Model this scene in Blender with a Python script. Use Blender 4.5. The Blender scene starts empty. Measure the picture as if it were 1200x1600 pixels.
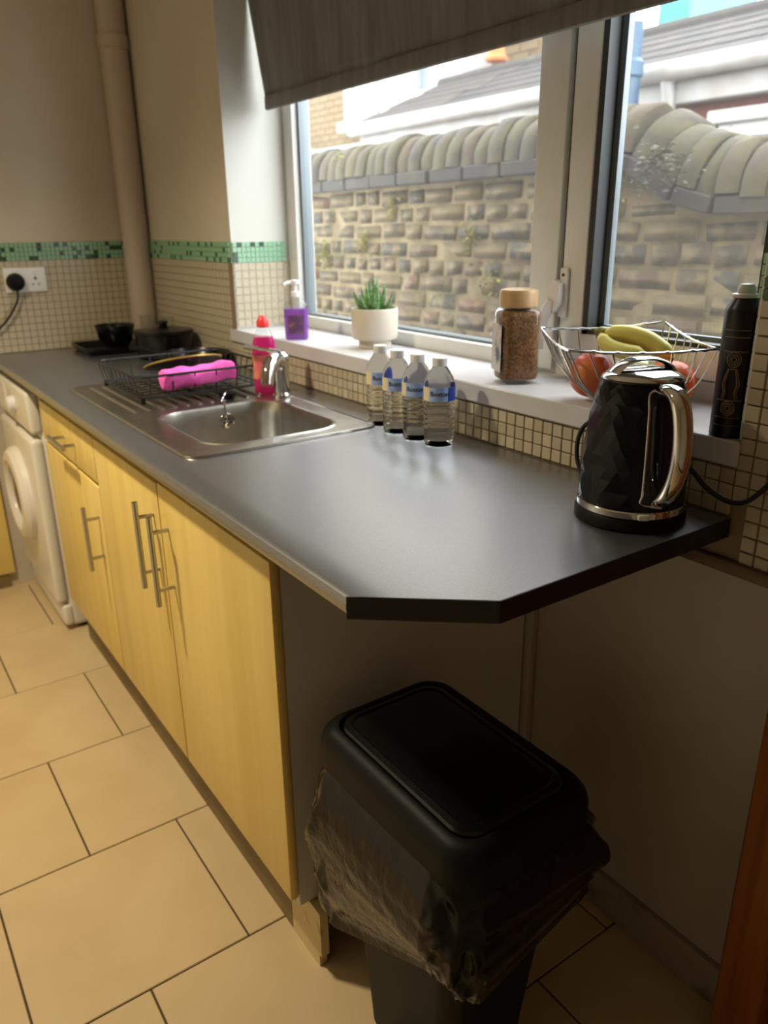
import bpy, bmesh, math, random
from mathutils import Vector, Matrix, noise

S = bpy.context.scene
C = S.collection
rnd = random.Random(7)

# ------------------------------------------------------------------ camera
CAM = Vector((0.6147, -1.0697, 1.3342))
YAW, PITCH, ROLL, FPX = 0.6055, -0.3508, -0.0115, 1215.4
fw = Vector((-math.cos(YAW) * math.cos(PITCH), math.sin(YAW) * math.cos(PITCH), math.sin(PITCH)))
r0 = fw.cross(Vector((0, 0, 1))).normalized()
u0 = r0.cross(fw)
rt = math.cos(ROLL) * r0 + math.sin(ROLL) * u0
up = -math.sin(ROLL) * r0 + math.cos(ROLL) * u0
cd = bpy.data.cameras.new('camera')
cam = bpy.data.objects.new('camera', cd)
C.objects.link(cam)
m = Matrix((rt, up, -fw)).transposed().to_4x4()
m.translation = CAM
cam.matrix_world = m
cd.sensor_fit = 'VERTICAL'
cd.sensor_height = 36
cd.lens = 36 * FPX / 1600
cd.clip_start = .02
cd.dof.use_dof = True
cd.dof.focus_distance = 1.2
cd.dof.aperture_fstop = 4.0
S.camera = cam

# ------------------------------------------------------------------ sky, lamp, exposure
W = bpy.data.worlds.new('overcast_sky')
S.world = W
W.use_nodes = True
bg = W.node_tree.nodes['Background']
bg.inputs[0].default_value = (0.94, 0.97, 1.0, 1)
bg.inputs[1].default_value = 7.5
LAMP_POS = (-1.25, -1.22, 2.33)
LAMP_W = 125
S.view_settings.view_transform = 'Standard'
S.view_settings.look = 'None'
S.view_settings.exposure = 0.35
S.view_settings.gamma = 1
S.view_settings.use_curve_mapping = False

pd = bpy.data.lights.new('window_portal', 'AREA')      # sampling portal in the window opening
pd.shape = 'RECTANGLE'
pd.size, pd.size_y = 1.7, 1.05
pd.cycles.is_portal = True
po = bpy.data.objects.new('window_portal', pd)
po.location = (-.9, .30, 1.57)
po.rotation_euler = (math.radians(-90), 0, 0)
C.objects.link(po)


# ------------------------------------------------------------------ materials
def lin(h):
    h = h.lstrip('#')
    v = [int(h[i:i + 2], 16) / 255 for i in (0, 2, 4)]
    return tuple(((c + .055) / 1.055) ** 2.4 if c > .04045 else c / 12.92 for c in v) + (1,)


def M(name, col, rough=.5, metal=0, col2=None, ns=8, nd=4, stretch=(1, 1, 1), bump=0, bs=60, bd=2, coat=0,
      trans=0, ior=1.45, rnd_cols=None, rvar=0, spec=.5, ramp=(.35, .65), sheen=0, world=False):
    mt = bpy.data.materials.new(name)
    mt.use_nodes = True
    nt = mt.node_tree
    N, L = nt.nodes, nt.links
    p = N['Principled BSDF']
    p.inputs['Roughness'].default_value = rough
    p.inputs['Metallic'].default_value = metal
    p.inputs['IOR'].default_value = ior
    p.inputs['Specular IOR Level'].default_value = spec
    p.inputs['Coat Weight'].default_value = coat
    p.inputs['Transmission Weight'].default_value = trans
    p.inputs['Sheen Weight'].default_value = sheen
    p.inputs['Base Color'].default_value = col
    tc = N.new('ShaderNodeTexCoord')
    mp = N.new('ShaderNodeMapping')
    mp.inputs['Scale'].default_value = stretch
    if world:
        gp = N.new('ShaderNodeNewGeometry')
        L.new(gp.outputs['Position'], mp.inputs['Vector'])
    else:
        L.new(tc.outputs['Object'], mp.inputs['Vector'])
    src = None
    if rnd_cols:
        oi = N.new('ShaderNodeObjectInfo')
        cr = N.new('ShaderNodeValToRGB')
        cr.color_ramp.interpolation = 'CONSTANT' if len(rnd_cols) > 2 else 'LINEAR'
        el = cr.color_ramp.elements
        while len(el) < len(rnd_cols):
            el.new(.5)
        for i, c in enumerate(rnd_cols):
            el[i].position = i / len(rnd_cols) if len(rnd_cols) > 2 else i
            el[i].color = c
        L.new(oi.outputs['Random'], cr.inputs[0])
        src = cr.outputs[0]
    if col2:
        nz = N.new('ShaderNodeTexNoise')
        nz.inputs['Scale'].default_value = ns
        nz.inputs['Detail'].default_value = nd
        L.new(mp.outputs[0], nz.inputs['Vector'])
        r = N.new('ShaderNodeValToRGB')
        r.color_ramp.elements[0].position, r.color_ramp.elements[1].position = ramp
        L.new(nz.outputs[0], r.inputs[0])
        mx = N.new('ShaderNodeMix')
        mx.data_type = 'RGBA'
        L.new(r.outputs[0], mx.inputs[0])
        mx.inputs[6].default_value = col
        mx.inputs[7].default_value = col2
        if src:
            L.new(src, mx.inputs[6])
        src = mx.outputs[2]
    if src:
        L.new(src, p.inputs['Base Color'])
    if rvar:
        nz = N.new('ShaderNodeTexNoise')
        nz.inputs['Scale'].default_value = 5
        nz.inputs['Detail'].default_value = 6
        L.new(mp.outputs[0], nz.inputs['Vector'])
        mr = N.new('ShaderNodeMapRange')
        mr.inputs[3].default_value = rough - rvar
        mr.inputs[4].default_value = rough + rvar
        L.new(nz.outputs[0], mr.inputs[0])
        L.new(mr.outputs[0], p.inputs['Roughness'])
    if bump:
        nz = N.new('ShaderNodeTexNoise')
        nz.inputs['Scale'].default_value = bs
        nz.inputs['Detail'].default_value = bd
        L.new(mp.outputs[0], nz.inputs['Vector'])
        b = N.new('ShaderNodeBump')
        b.inputs['Strength'].default_value = bump
        b.inputs['Distance'].default_value = .002
        L.new(nz.outputs[0], b.inputs['Height'])
        L.new(b.outputs[0], p.inputs['Normal'])
    return mt


def thin(name, tint=(1, 1, 1, 1), rough=.02, ior=1.45, opaque=0, col=(0, 0, 0, 1), bump=0, bs=20, haze=0):
    """Thin clear sheet: transparent with a Fresnel reflection, optionally partly a coloured film."""
    mt = bpy.data.materials.new(name)
    mt.use_nodes = True
    nt = mt.node_tree
    N, L = nt.nodes, nt.links
    N.remove(N['Principled BSDF'])
    out = N['Material Output']
    tr = N.new('ShaderNodeBsdfTransparent')
    tr.inputs[0].default_value = tint
    gl = N.new('ShaderNodeBsdfGlossy')
    gl.inputs['Roughness'].default_value = rough
    fr = N.new('ShaderNodeFresnel')
    fr.inputs[0].default_value = ior
    base = tr.outputs[0]
    if haze:  # pale translucent share that imitates a veil of glare over the view
        tl = N.new('ShaderNodeBsdfTranslucent')
        tl.inputs[0].default_value = (.9, .9, .88, 1)
        m0 = N.new('ShaderNodeMixShader')
        m0.inputs[0].default_value = haze
        L.new(tr.outputs[0], m0.inputs[1])
        L.new(tl.outputs[0], m0.inputs[2])
        base = m0.outputs[0]
    if opaque:
        df = N.new('ShaderNodeBsdfDiffuse')
        df.inputs[0].default_value = col
        m1 = N.new('ShaderNodeMixShader')
        m1.inputs[0].default_value = opaque
        L.new(tr.outputs[0], m1.inputs[1])
        L.new(df.outputs[0], m1.inputs[2])
        base = m1.outputs[0]
    mx = N.new('ShaderNodeMixShader')
    ge = N.new('ShaderNodeNewGeometry')
    fb_ = N.new('ShaderNodeMath')
    fb_.operation = 'SUBTRACT'
    fb_.inputs[0].default_value = 1
    L.new(ge.outputs['Backfacing'], fb_.inputs[1])
    mu = N.new('ShaderNodeMath')
    mu.operation = 'MULTIPLY'
    L.new(fr.outputs[0], mu.inputs[0])
    L.new(fb_.outputs[0], mu.inputs[1])
    L.new(mu.outputs[0], mx.inputs[0])
    L.new(base, mx.inputs[1])
    L.new(gl.outputs[0], mx.inputs[2])
    L.new(mx.outputs[0], out.inputs[0])
    if bump:
        tc = N.new('ShaderNodeTexCoord')
        nz = N.new('ShaderNodeTexNoise')
        nz.inputs['Scale'].default_value = bs
        nz.inputs['Detail'].default_value = 3
        L.new(tc.outputs['Object'], nz.inputs['Vector'])
        b = N.new('ShaderNodeBump')
        b.inputs['Strength'].default_value = bump
        b.inputs['Distance'].default_value = .006
        L.new(nz.outputs[0], b.inputs['Height'])
        L.new(b.outputs[0], gl.inputs['Normal'])
        L.new(b.outputs[0], fr.inputs['Normal'])
    return mt


mt = {}
mt['paint'] = M('cream_wall_paint', lin('c8bfae'), .8, col2=lin('c0b6a3'), ns=3, bump=.08, bs=90)
mt['reveal'] = M('white_reveal_paint', lin('cacac2'), .6, bump=.05, bs=80)
mt['ceil'] = M('ceiling_paint', lin('e6e2d8'), .9)
mt['lower'] = M('grey_painted_panel', lin('b8b0a2'), .55, col2=lin('aca396'), ns=4, bump=.05)
mt['grout_w'] = M('cream_tile_grout', lin('84745a'), .9, bump=.1)
mt['mosaic'] = M('cream_mosaic_tile', lin('b5ab92'), .25, rnd_cols=[lin('bbb199'), lin('a99f87')])
mt['green'] = M('green_glass_tile', lin('8ab894'), .2, rnd_cols=[lin('92bd9c'), lin('7dab88')])
mt['dkgreen'] = M('dark_green_glass_tile', lin('33503a'), .2)
mt['ftile'] = M('cream_floor_tile', lin('c9b48c'), .42, col2=lin('bfa87f'), ns=5, nd=6, rnd_cols=[lin('cbb690'), lin('c4ae86')],
                bump=.05, bs=40, rvar=.08)
mt['grout_f'] = M('dark_floor_grout', lin('4d4536'), .9)
mt['worktop'] = M('black_speckled_laminate', lin('34363b'), .42, col2=lin('505359'), ns=420, nd=1, ramp=(.5, .68), bump=.12, bs=350,
                  rvar=.05, spec=1.0, coat=1)
mt['worktop'].node_tree.nodes['Principled BSDF'].inputs['Coat Roughness'].default_value = .31
mt['worktop'].node_tree.nodes['Principled BSDF'].inputs['Coat IOR'].default_value = 2.4
mt['wtedge'] = M('black_edge_band', lin('17171a'), .4)
mt['yellow'] = M('pale_yellow_cabinet_laminate', lin('e2c878'), .38, col2=lin('d8bc6a'), ns=3, nd=5, stretch=(6, 6, .35), bump=.03, bs=30)
mt['carcass'] = M('cream_carcass_board', lin('b9a877'), .55)
mt['endpanel'] = M('grey_white_end_panel', lin('d4d2cc'), .5, col2=lin('cbc8c1'), ns=3)
mt['steel'] = M('brushed_steel', lin('b9b6ae'), .28, 1, bump=.04, bs=200, stretch=(1, 12, 1))
mt['sinksteel'] = M('sink_stainless_steel', lin('b4b0a8'), .30, 1, col2=lin('a8a49b'), ns=30, bump=.03, bs=150, rvar=.06)
mt['chrome'] = M('polished_chrome', lin('d6d6d6'), .07, 1, bump=.0)
mt['wire'] = M('bright_chrome_wire', lin('c9c9c9'), .15, 1)
mt['blackwire'] = M('black_coated_wire', lin('1d1c1c'), .4)
mt['black'] = M('black_gloss_plastic', lin('0a0a0b'), .22, bump=.01, bs=8)
mt['blackmatt'] = M('black_matt_plastic', lin('0a0909'), .5, spec=.2, bump=.06, bs=300)
mt['rubber'] = M('black_rubber_cord', lin('0c0c0c'), .45)
mt['kettle'] = M('black_kettle_enamel', lin('07090f'), .2, spec=.32)
mt['gauge'] = M('smoked_gauge_window', lin('14161c'), .08)
mt['upvc'] = M('white_upvc', lin('d8d9d6'), .35, col2=lin('d0d0ca'), ns=6)
mt['gasket'] = M('dark_gasket', lin('2b2e2e'), .5)
mt['bead'] = M('grey_spacer_bar', lin('70797d'), .35, .3)
mt['sill'] = M('white_upvc_sill', lin('c6c6ca'), .3, col2=lin('bebec0'), ns=7)
mt['pane'] = thin('window_glass', (.97, .98, .98, 1), haze=.015)  # hazy glare over the outdoors is mixed into the glass
mt['blind'] = M('charcoal_blind_fabric', lin('706e6c'), .75, col2=lin('605e5c'), ns=6, stretch=(9, 9, .6), bump=.35, bs=500, bd=1, sheen=.2)
mt['white'] = M('white_plastic', lin('dedede'), .35, bump=.01)
mt['whitegoods'] = M('white_appliance_enamel', lin('ddd8cc'), .3, bump=.01)
mt['pvcpipe'] = M('painted_pipe', lin('b9aa9c'), .55, bump=.04)
mt['water'] = M('clear_bottle_and_water', (.93, .97, 1, 1), .03, trans=1, ior=1.13)
mt['clearpl'] = thin('clear_plastic', (.94, .96, .97, 1), .05)
mt['clearglass'] = thin('clear_glass', (.93, .95, .94, 1), .02, 1.5)
mt['lblblue'] = M('blue_bottle_label', lin('8aa8e0'), .35, col2=lin('a3bbea'), ns=40)
mt['lblnavy'] = M('navy_label_band', lin('243a8c'), .35, bump=.01)
mt['lblcream'] = M('cream_label_strip', lin('d8cba8'), .45)
mt['ink'] = M('dark_label_ink', lin('2c2626'), .5)
mt['pink'] = M('pink_detergent', lin('d8327e'), .12, col2=lin('c02470'), ns=8, trans=.35, ior=1.35)
mt['pinklbl'] = M('pink_gold_label', lin('d9527c'), .4, col2=lin('d98a5c'), ns=35)
mt['red'] = M('red_cap_plastic', lin('e23a3c'), .35)
mt['purple'] = M('purple_hand_wash', lin('b274dc'), .12, col2=lin('9a5cc8'), ns=12, trans=.6, ior=1.35)
mt['purplelbl'] = M('purple_gold_label', lin('5a3c66'), .4, col2=lin('8a7448'), ns=45, ramp=(.5, .7))
mt['pot'] = M('cream_glazed_pot', lin('cfc6b6'), .4, col2=lin('c4baa8'), ns=5, bump=.02)
mt['soil'] = M('dark_potting_soil', lin('2c2018'), .95, bump=1, bs=120)
mt['leaf'] = M('succulent_leaf', lin('4d7a44'), .4, col2=lin('86a870'), ns=60, stretch=(1, 1, 3))
mt['coffee'] = M('coffee_granules', lin('5a3c24'), .8, col2=lin('8a6238'), ns=170, nd=3, bump=1, bs=220)
mt['tanlid'] = M('tan_plastic_lid', lin('b8966a'), .4, bump=.03)
mt['cofflbl'] = M('coffee_jar_label', lin('b8aea4'), .45, col2=lin('3c4858'), ns=22, ramp=(.5, .6))
mt['banana'] = M('banana_skin', lin('dccb6a'), .45, col2=lin('c4c060'), ns=9)
mt['bstem'] = M('banana_stem', lin('4a3a24'), .7, col2=lin('7a7a34'), ns=20)
mt['redfruit'] = M('red_peach_skin', lin('b8452f'), .4, col2=lin('c9803c'), ns=12, ramp=(.45, .75))
mt['greenfruit'] = M('green_apple_skin', lin('9aa84a'), .35, col2=lin('b4b860'), ns=10)
mt['orange'] = M('orange_skin', lin('e2661e'), .45, col2=lin('d4501c'), ns=9, bump=.3, bs=180)
mt['can'] = M('black_painted_can', lin('17151a'), .35, .3, col2=lin('1d1a1f'), ns=30)
mt['canprint'] = M('bronze_print', lin('8a735c'), .4, .1, col2=lin('6a5642'), ns=90)
mt['cannozzle'] = M('pale_nozzle_plastic', lin('a9a99c'), .4)
mt['bag'] = thin('black_bin_liner_film', (.30, .26, .22, 1), .14, 1.40, .84, (.011, .0085, .006, 1), bump=.8, bs=26)
mt['orangewood'] = M('orange_varnished_wood', lin('9c5a24'), .35, col2=lin('7c4218'), ns=4, nd=6, stretch=(12, 12, .6))
mt['plinth'] = M('shaded_yellow_plinth', lin('6a5a3a'), .6, col2=lin('7d6c48'), ns=5)  # shade under the doors is put into this dark brown
mt['plinthend'] = M('chipped_plinth_board', lin('cbb98a'), .6, col2=lin('5c4228'), ns=14, ramp=(.6, .75))
mt['base'] = M('scuffed_skirting_paint', lin('978a76'), .6, col2=lin('5c4a36'), ns=16, ramp=(.58, .8), bump=.1)
mt['woodstrip'] = M('dirty_timber_strip', lin('7d6d55'), .7, col2=lin('4f412f'), ns=14, stretch=(.4, 2, 2))
mt['cloth'] = M('bright_pink_cloth', lin('f06cc4'), .9, col2=lin('e45ab8'), ns=30, bump=.5, bs=160)
mt['darkplate'] = M('dark_grey_glazed_plate', lin('3a373a'), .25, col2=lin('2c2a2c'), ns=5)
mt['gold'] = M('gold_plate_rim', lin('b39a4c'), .35, .6)
# outdoors
BR = ['463c2c', '4e432d', '40382b', '3d382f', '4a3c2c', '54482f', '443b2b', '553a2c', '3f3930', '4a402d', '3a362d', '504530']
mt['brick'] = M('weathered_stock_brick', lin('4a4030'), .95, rnd_cols=[lin(b) for b in BR], col2=lin('5d5138'), ns=15, nd=9,
                ramp=(.44, .60), bump=1, bs=45, bd=6, world=True)
mt['mortar'] = M('crumbling_lime_mortar', lin('6b5e45'), .95, col2=lin('54492f'), ns=9, nd=9, ramp=(.4, .6), bump=1, bs=45, bd=6, world=True)
mt['coping'] = M('mossy_coping_brick', lin('38332a'), .95, rnd_cols=[lin(b) for b in ['39342b', '34302a', '3e342b', '3b3629', '40362b']],
                 col2=lin('423c28'), ns=12, nd=9, ramp=(.40, .60), bump=1, bs=40, bd=6, world=True)
mt['slate'] = M('grey_slate_course', lin('6a6866'), .9, rnd_cols=[lin('332f2a'), lin('2d2a26')], col2=lin('3d3727'), ns=12, ramp=(.5, .75), bump=.8, world=True)
mt['weed'] = M('yellow_green_weed_leaf', lin('626428'), .7, col2=lin('786a22'), ns=20)
mt['ybrick'] = M('yellow_brick_skin', lin('57482f'), .9, rnd_cols=[lin(b) for b in ['625239', '594a31', '69583d', '544631']], bump=.3)
mt['rbrick'] = M('red_brick_skin', lin('8c4a38'), .9, rnd_cols=[lin(b) for b in ['5c3226', '663a2e', '502c24', '584036']], bump=.3)
mt['render'] = M('white_render', lin('9a9a96'), .8, bump=.1)
mt['roof'] = M('grey_roof_tile', lin('35322e'), .85, rnd_cols=[lin(b) for b in ['2b2724', '242220', '302a24', '2d2926']], col2=lin('423d2e'), ns=9, ramp=(.55, .9), bump=.4)
mt['gutter'] = M('white_gutter_plastic', lin('8e8c88'), .4, col2=lin('767169'), ns=4)
mt['bluepipe'] = M('blue_grey_vent_pipe', lin('2c4256'), .5, col2=lin('365064'), ns=8)
mt['farglass'] = M('far_window_glass', lin('6f7c88'), .08, spec=.8)
mt['greysh'] = M('grey_closed_blind', lin('8c8c90'), .8)
mt['terracotta'] = M('terracotta_pot', lin('a85a2c'), .8, bump=.2)
mt['teal'] = M('teal_sheet_cladding', lin('307470'), .6, col2=lin('3a8078'), ns=6)
mt['concrete'] = M('damp_concrete', lin('77736a'), .9, col2=lin('666258'), ns=3, bump=.3)


# ------------------------------------------------------------------ mesh helpers
class MB:
    def __init__(s):
        s.v, s.f, s.mi = [], [], []

    def add(s, vs, fs, mi=0, mat=None):
        o = len(s.v)
        s.v += [(mat @ Vector(v)) if mat else Vector(v) for v in vs]
        s.f += [tuple(i + o for i in f) for f in fs]
        s.mi += [mi] * len(fs)
        return s

    def box(s, x0, x1, y0, y1, z0, z1, mi=0, mat=None):
        vs = [(x, y, z) for z in (z0, z1) for y in (y0, y1) for x in (x0, x1)]
        return s.add(vs, [(0, 2, 3, 1), (4, 5, 7, 6), (0, 1, 5, 4), (2, 6, 7, 3), (0, 4, 6, 2), (1, 3, 7, 5)], mi, mat)

    def rbox(s, x0, x1, y0, y1, z0, z1, r=.004, seg=2, mi=0, mat=None):
        bm = bmesh.new()
        bmesh.ops.create_cube(bm, size=1)
        for v in bm.verts:
            v.co = Vector(((x0 + x1) / 2 + v.co.x * (x1 - x0), (y0 + y1) / 2 + v.co.y * (y1 - y0), (z0 + z1) / 2 + v.co.z * (z1 - z0)))
        bmesh.ops.bevel(bm, geom=bm.edges[:], offset=r, segments=seg, affect='EDGES', profile=.5)
        bm.verts.index_update()
        s.add([v.co.copy() for v in bm.verts], [[v.index for v in f.verts] for f in bm.faces], mi, mat)
        bm.free()
        return s

    def loft(s, rings, cap0=True, cap1=True, mi=0, mat=None, closed=True):
        n = len(rings[0])
        vs = [p for r in rings for p in r]
        fs = []
        for k in range(len(rings) - 1):
            for i in range(n if closed else n - 1):
                j = (i + 1) % n
                fs.append((k * n + i, k * n + j, (k + 1) * n + j, (k + 1) * n + i))
        if cap0:
            fs.append(tuple(range(n - 1, -1, -1)))
        if cap1:
            fs.append(tuple((len(rings) - 1) * n + i for i in range(n)))
        return s.add(vs, fs, mi, mat)

    def lathe(s, prof, n=32, c=(0, 0, 0), mi=0, mat=None, cap0=True, cap1=True):
        rings = [[(c[0] + r * math.cos(2 * math.pi * i / n), c[1] + r * math.sin(2 * math.pi * i / n), c[2] + z) for i in range(n)] for r, z in prof]
        return s.loft(rings, cap0 and prof[0][0] > 1e-6, cap1 and prof[-1][0] > 1e-6, mi, mat)

    def tube(s, pts, r, n=8, closed=False, mi=0, mat=None, flat=1.0, ref=None):
        pts = [Vector(p) for p in pts]
        K = len(pts)
        rr = r if isinstance(r, (list, tuple)) else [r] * K
        t = []
        for i in range(K):
            a = pts[(i - 1) % K] if closed or i > 0 else pts[i]
            b = pts[(i + 1) % K] if closed or i < K - 1 else pts[i]
            t.append((b - a).normalized())
        nrm = ref or (Vector((0, 0, 1)) if abs(t[0].z) < .9 else Vector((1, 0, 0)))
        rings = []
        for i in range(K):
            nrm = (nrm - t[i] * nrm.dot(t[i])).normalized()
            bn = t[i].cross(nrm)
            rings.append([pts[i] + rr[i] * (math.cos(2 * math.pi * k / n) * nrm + flat * math.sin(2 * math.pi * k / n) * bn) for k in range(n)])
        if closed:
            rings.append(rings[0])
            return s.loft(rings, False, False, mi, mat)
        return s.loft(rings, True, True, mi, mat)

    def mesh(s, name, mats, smooth=35):
        me = bpy.data.meshes.new(name)
        me.from_pydata([tuple(v) for v in s.v], [], s.f)
        for x in (mats if isinstance(mats, (list, tuple)) else [mats]):
            me.materials.append(x)
        me.polygons.foreach_set('material_index', s.mi)
        bm = bmesh.new()
        bm.from_mesh(me)
        bmesh.ops.recalc_face_normals(bm, faces=bm.faces)
        bm.to_mesh(me)
        bm.free()
        if smooth:
            me.shade_smooth()
            me.set_sharp_from_angle(angle=math.radians(smooth))
        me.update()
        return me

    def obj(s, name, mats, parent=None, loc=None, rot=None, smooth=35):
        return link(name, s.mesh(name, mats, smooth), parent, loc, rot)


def link(name, data, parent=None, loc=None, rot=None):
    o = bpy.data.objects.new(name, data)
    C.objects.link(o)
    if parent:
        o.parent = parent
    if loc is not None:
        o.location = loc
    if rot is not None:
        o.rotation_euler = rot
    return o


def tag(o, label=None, cat=None, group=None, kind=None):
    for k, v in (('label', label), ('category', cat), ('group', group), ('kind', kind)):
        if v:
            o[k] = v
    return o


def thing(name, label, cat, loc=(0, 0, 0), rz=0, group=None):
    return tag(link(name, None, None, loc, (0, 0, rz)), label, cat, group)


def copy_tree(o, parent=None):
    c = o.copy()
    C.objects.link(c)
    if parent:
        c.parent = parent
    for ch in list(o.children):
        copy_tree(ch, c)
    return c


def rrect(hx, hy, rad, z, n=6, cx=0, cy=0):
    rad = min(rad, hx * .999, hy * .999)
    out = []
    for q, (sx, sy) in enumerate([(1, 1), (-1, 1), (-1, -1), (1, -1)]):
        for k in range(n + 1):
            a = math.pi / 2 * (q + k / n)
            out.append((cx + sx * (hx - rad) + rad * math.cos(a), cy + sy * (hy - rad) + rad * math.sin(a), z))
    return out


def bez(p, n=16):
    """Catmull-Rom through points."""
    p = [Vector(q) for q in p]
    out = []
    for i in range(len(p) - 1):
        a, b, c, d = p[max(i - 1, 0)], p[i], p[i + 1], p[min(i + 2, len(p) - 1)]
        for k in range(n):
            t = k / n
            out.append(.5 * ((2 * b) + (c - a) * t + (2 * a - 5 * b + 4 * c - d) * t * t + (3 * b - a - 3 * c + d) * t ** 3))
    out.append(p[-1])
    return out


def prism(poly, z0, z1):
    n = len(poly)
    return [(x, y, z0) for x, y in poly] + [(x, y, z1) for x, y in poly], \
        [tuple(range(n - 1, -1, -1)), tuple(range(n, 2 * n))] + [(i, (i + 1) % n, n + (i + 1) % n, n + i) for i in range(n)]


def text_mesh(body, size, depth=.0004):
    cu = bpy.data.curves.new('lettering', 'FONT')
    cu.body = body
    cu.size = size
    cu.extrude = depth
    cu.align_x = 'CENTER'
    cu.align_y = 'CENTER'
    cu.resolution_u = 3
    o = bpy.data.objects.new('lettering_tmp', cu)
    C.objects.link(o)
    dg = bpy.context.evaluated_depsgraph_get()
    dg.update()
    me = bpy.data.meshes.new_from_object(o.evaluated_get(dg))
    bpy.data.objects.remove(o)
    return me


# ================================================================== SETTING
WT_ = .91
XL, XR, YB, YW, H = -2.58, 1.70, -2.05, 0.010, 2.40
# opening of the window in the window wall
OX0, OX1, OZ0, OZ1, OY = -1.77, -.004, .99, 2.10, .21

floor = tag(MB().box(XL - .1, XR + .1, YB - .1, YW + .3, -.08, -.003).obj('floor', mt['grout_f']), kind='structure')
tile_me = MB().rbox(-.2005, .2005, -.198, .198, -.02, 0, .0015, 1).mesh('tile', mt['ftile'])
PX = .4045
for i in range(-6, 5):
    xc = -.5135 + PX * (i + .5)
    yoff = -.63 if i % 2 else -.832
    for j in range(-6, 4):
        yc = yoff + .4 * (j + .5)
        x0, x1 = max(xc - PX / 2 + .002, XL), min(xc + PX / 2 - .002, XR)
        y0, y1 = max(yc - .198, YB), min(yc + .198, YW)
        if x1 - x0 < .03 or y1 - y0 < .03:
            continue
        if abs((x1 - x0) - (PX - .004)) < .002 and abs((y1 - y0) - .396) < .001:
            link('tile', tile_me, floor, (xc, yc, 0))
        else:
            MB().rbox(x0 - xc, x1 - xc, y0 - yc, y1 - yc, -.02, 0, .0015, 1).obj('tile', mt['ftile'], floor, (xc, yc, 0))

tag(MB().box(XL - .1, XR + .1, YB - .1, YW + .3, H, H + .1).obj('ceiling', mt['ceil']), kind='structure')
wall_left = tag(MB().box(XL - .1, XL, YB - .1, YW + .3, 0, H).obj('wall_left', mt['paint']), kind='structure')
tag(MB().box(XR, XR + .1, YB - .1, YW + .3, 0, H).obj('wall_near', mt['ceil']), kind='structure')
tag(MB().box(XL - .1, XR + .1, YB - .1, YB, 0, H).obj('wall_opposite', mt['ceil']), kind='structure')
# window wall with its opening
w = MB()
w.box(XL, OX0, YW, YW + .3, 0, H)
w.box(OX1, XR, YW, YW + .3, 0, H)
w.box(OX0, OX1, YW, YW + .3, 0, OZ0)
w.box(OX0, OX1, YW, YW + .3, OZ1, H)
wall_right = tag(w.obj('wall_right', mt['paint']), kind='structure')
rv = MB()
rv.box(OX0, OX0 + .004, YW - .001, OY, 1.296, OZ1)
rv.box(OX1 - .004, OX1, YW - .001, OY, 1.296, OZ1)
rv.obj('reveal_plaster', mt['reveal'], wall_right)

# ---- mosaic tiles: the nearest ones singly, the rest joined
Z0B, Z1B = 1.234, 1.296
PT = .0248
one = MB().rbox(-.0113, .0113, -.003, .003, -.0113, .0113, .0012, 1).mesh('mosaic_tile', mt['mosaic'])
cells = []
nx = int((0.135 - XL) / PT)
for i in range(nx):
    x = OX1 + PT * 5.5 - PT * i
    for k in range(17):
        z = Z0B - PT * (k + .5)
        if z < .845:
            continue
        if OX0 - .012 < x < OX1 and z > .978:
            continue
        if z < .9 and x < .012:
            continue
        if -.012 < x < .012 and z < .925:
            continue
        cells.append((x, z))
cells.sort(key=lambda c: (Vector((c[0], 0, c[1])) - CAM).length)
rest = MB()
for n_, (x, z) in enumerate(cells):
    if n_ < 296:
        link('mosaic_tile', one, wall_right, (x, YW - .004, z), (0, rnd.uniform(-.03, .03), 0))
    else:
        rest.box(x - .0113, x + .0113, YW - .006, YW - .001, z - .0113, z + .0113)
tag(rest.obj('mosaic_tiling', mt['mosaic'], wall_right, smooth=0), kind='stuff')
MB().box(XL, OX0, YW - .003, YW + .001, .845, Z0B).box(OX0, OX1, YW - .003, YW + .001, .845, .985) \
    .box(OX1, .135, YW - .003, YW + .001, .845, Z1B).obj('grout_bed', mt['grout_w'], wall_right)
# end wall and reveal
rest = MB()
for i in range(27):
    y = YW - PT * (i + .5)
    for k in range(13):
        z = Z0B - PT * (k + .5)
        rest.box(XL + .001, XL + .006, y - .0113, y + .0113, z - .0113, z + .0113)
tag(rest.obj('mosaic_tiling', mt['mosaic'], wall_left, smooth=0), kind='stuff')
MB().box(XL, XL + .003, -.66, YW, .9, Z1B).obj('grout_bed', mt['grout_w'], wall_left)
rest = MB()
for sx, xx in ((1, OX0), (-1, OX1)):
    for i in range(8):
        y = YW + .002 + PT * (i + .5)
        for k in range(8):
            z = Z0B - PT * (k + .5)
            if z > 1.04:
                rest.box(min(xx + sx * .003, xx + sx * .008), max(xx + sx * .003, xx + sx * .008), y - .0113, y + .0113, z - .0113, z + .0113)
tag(rest.obj('mosaic_tiling', mt['mosaic'], wall_right, smooth=0), kind='stuff')
MB().box(OX0, OX0 + .005, YW, OY, 1.03, Z1B).box(OX1 - .005, OX1, YW, OY, 1.03, Z1B).obj('grout_bed', mt['reveal'], wall_right)
# green border of small glass tiles (four rows)
PB = .0155
gl_, dk_ = MB(), MB()
gw, dw = MB(), MB()


def border(fn, length, g, d):
    for i in range(int(length / PB)):
        for k in range(4):
            a, z = PB * (i + .5), Z0B + PB * (k + .5)
            b = d if rnd.random() < .13 else g
            b.box(*fn(a, z))


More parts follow.
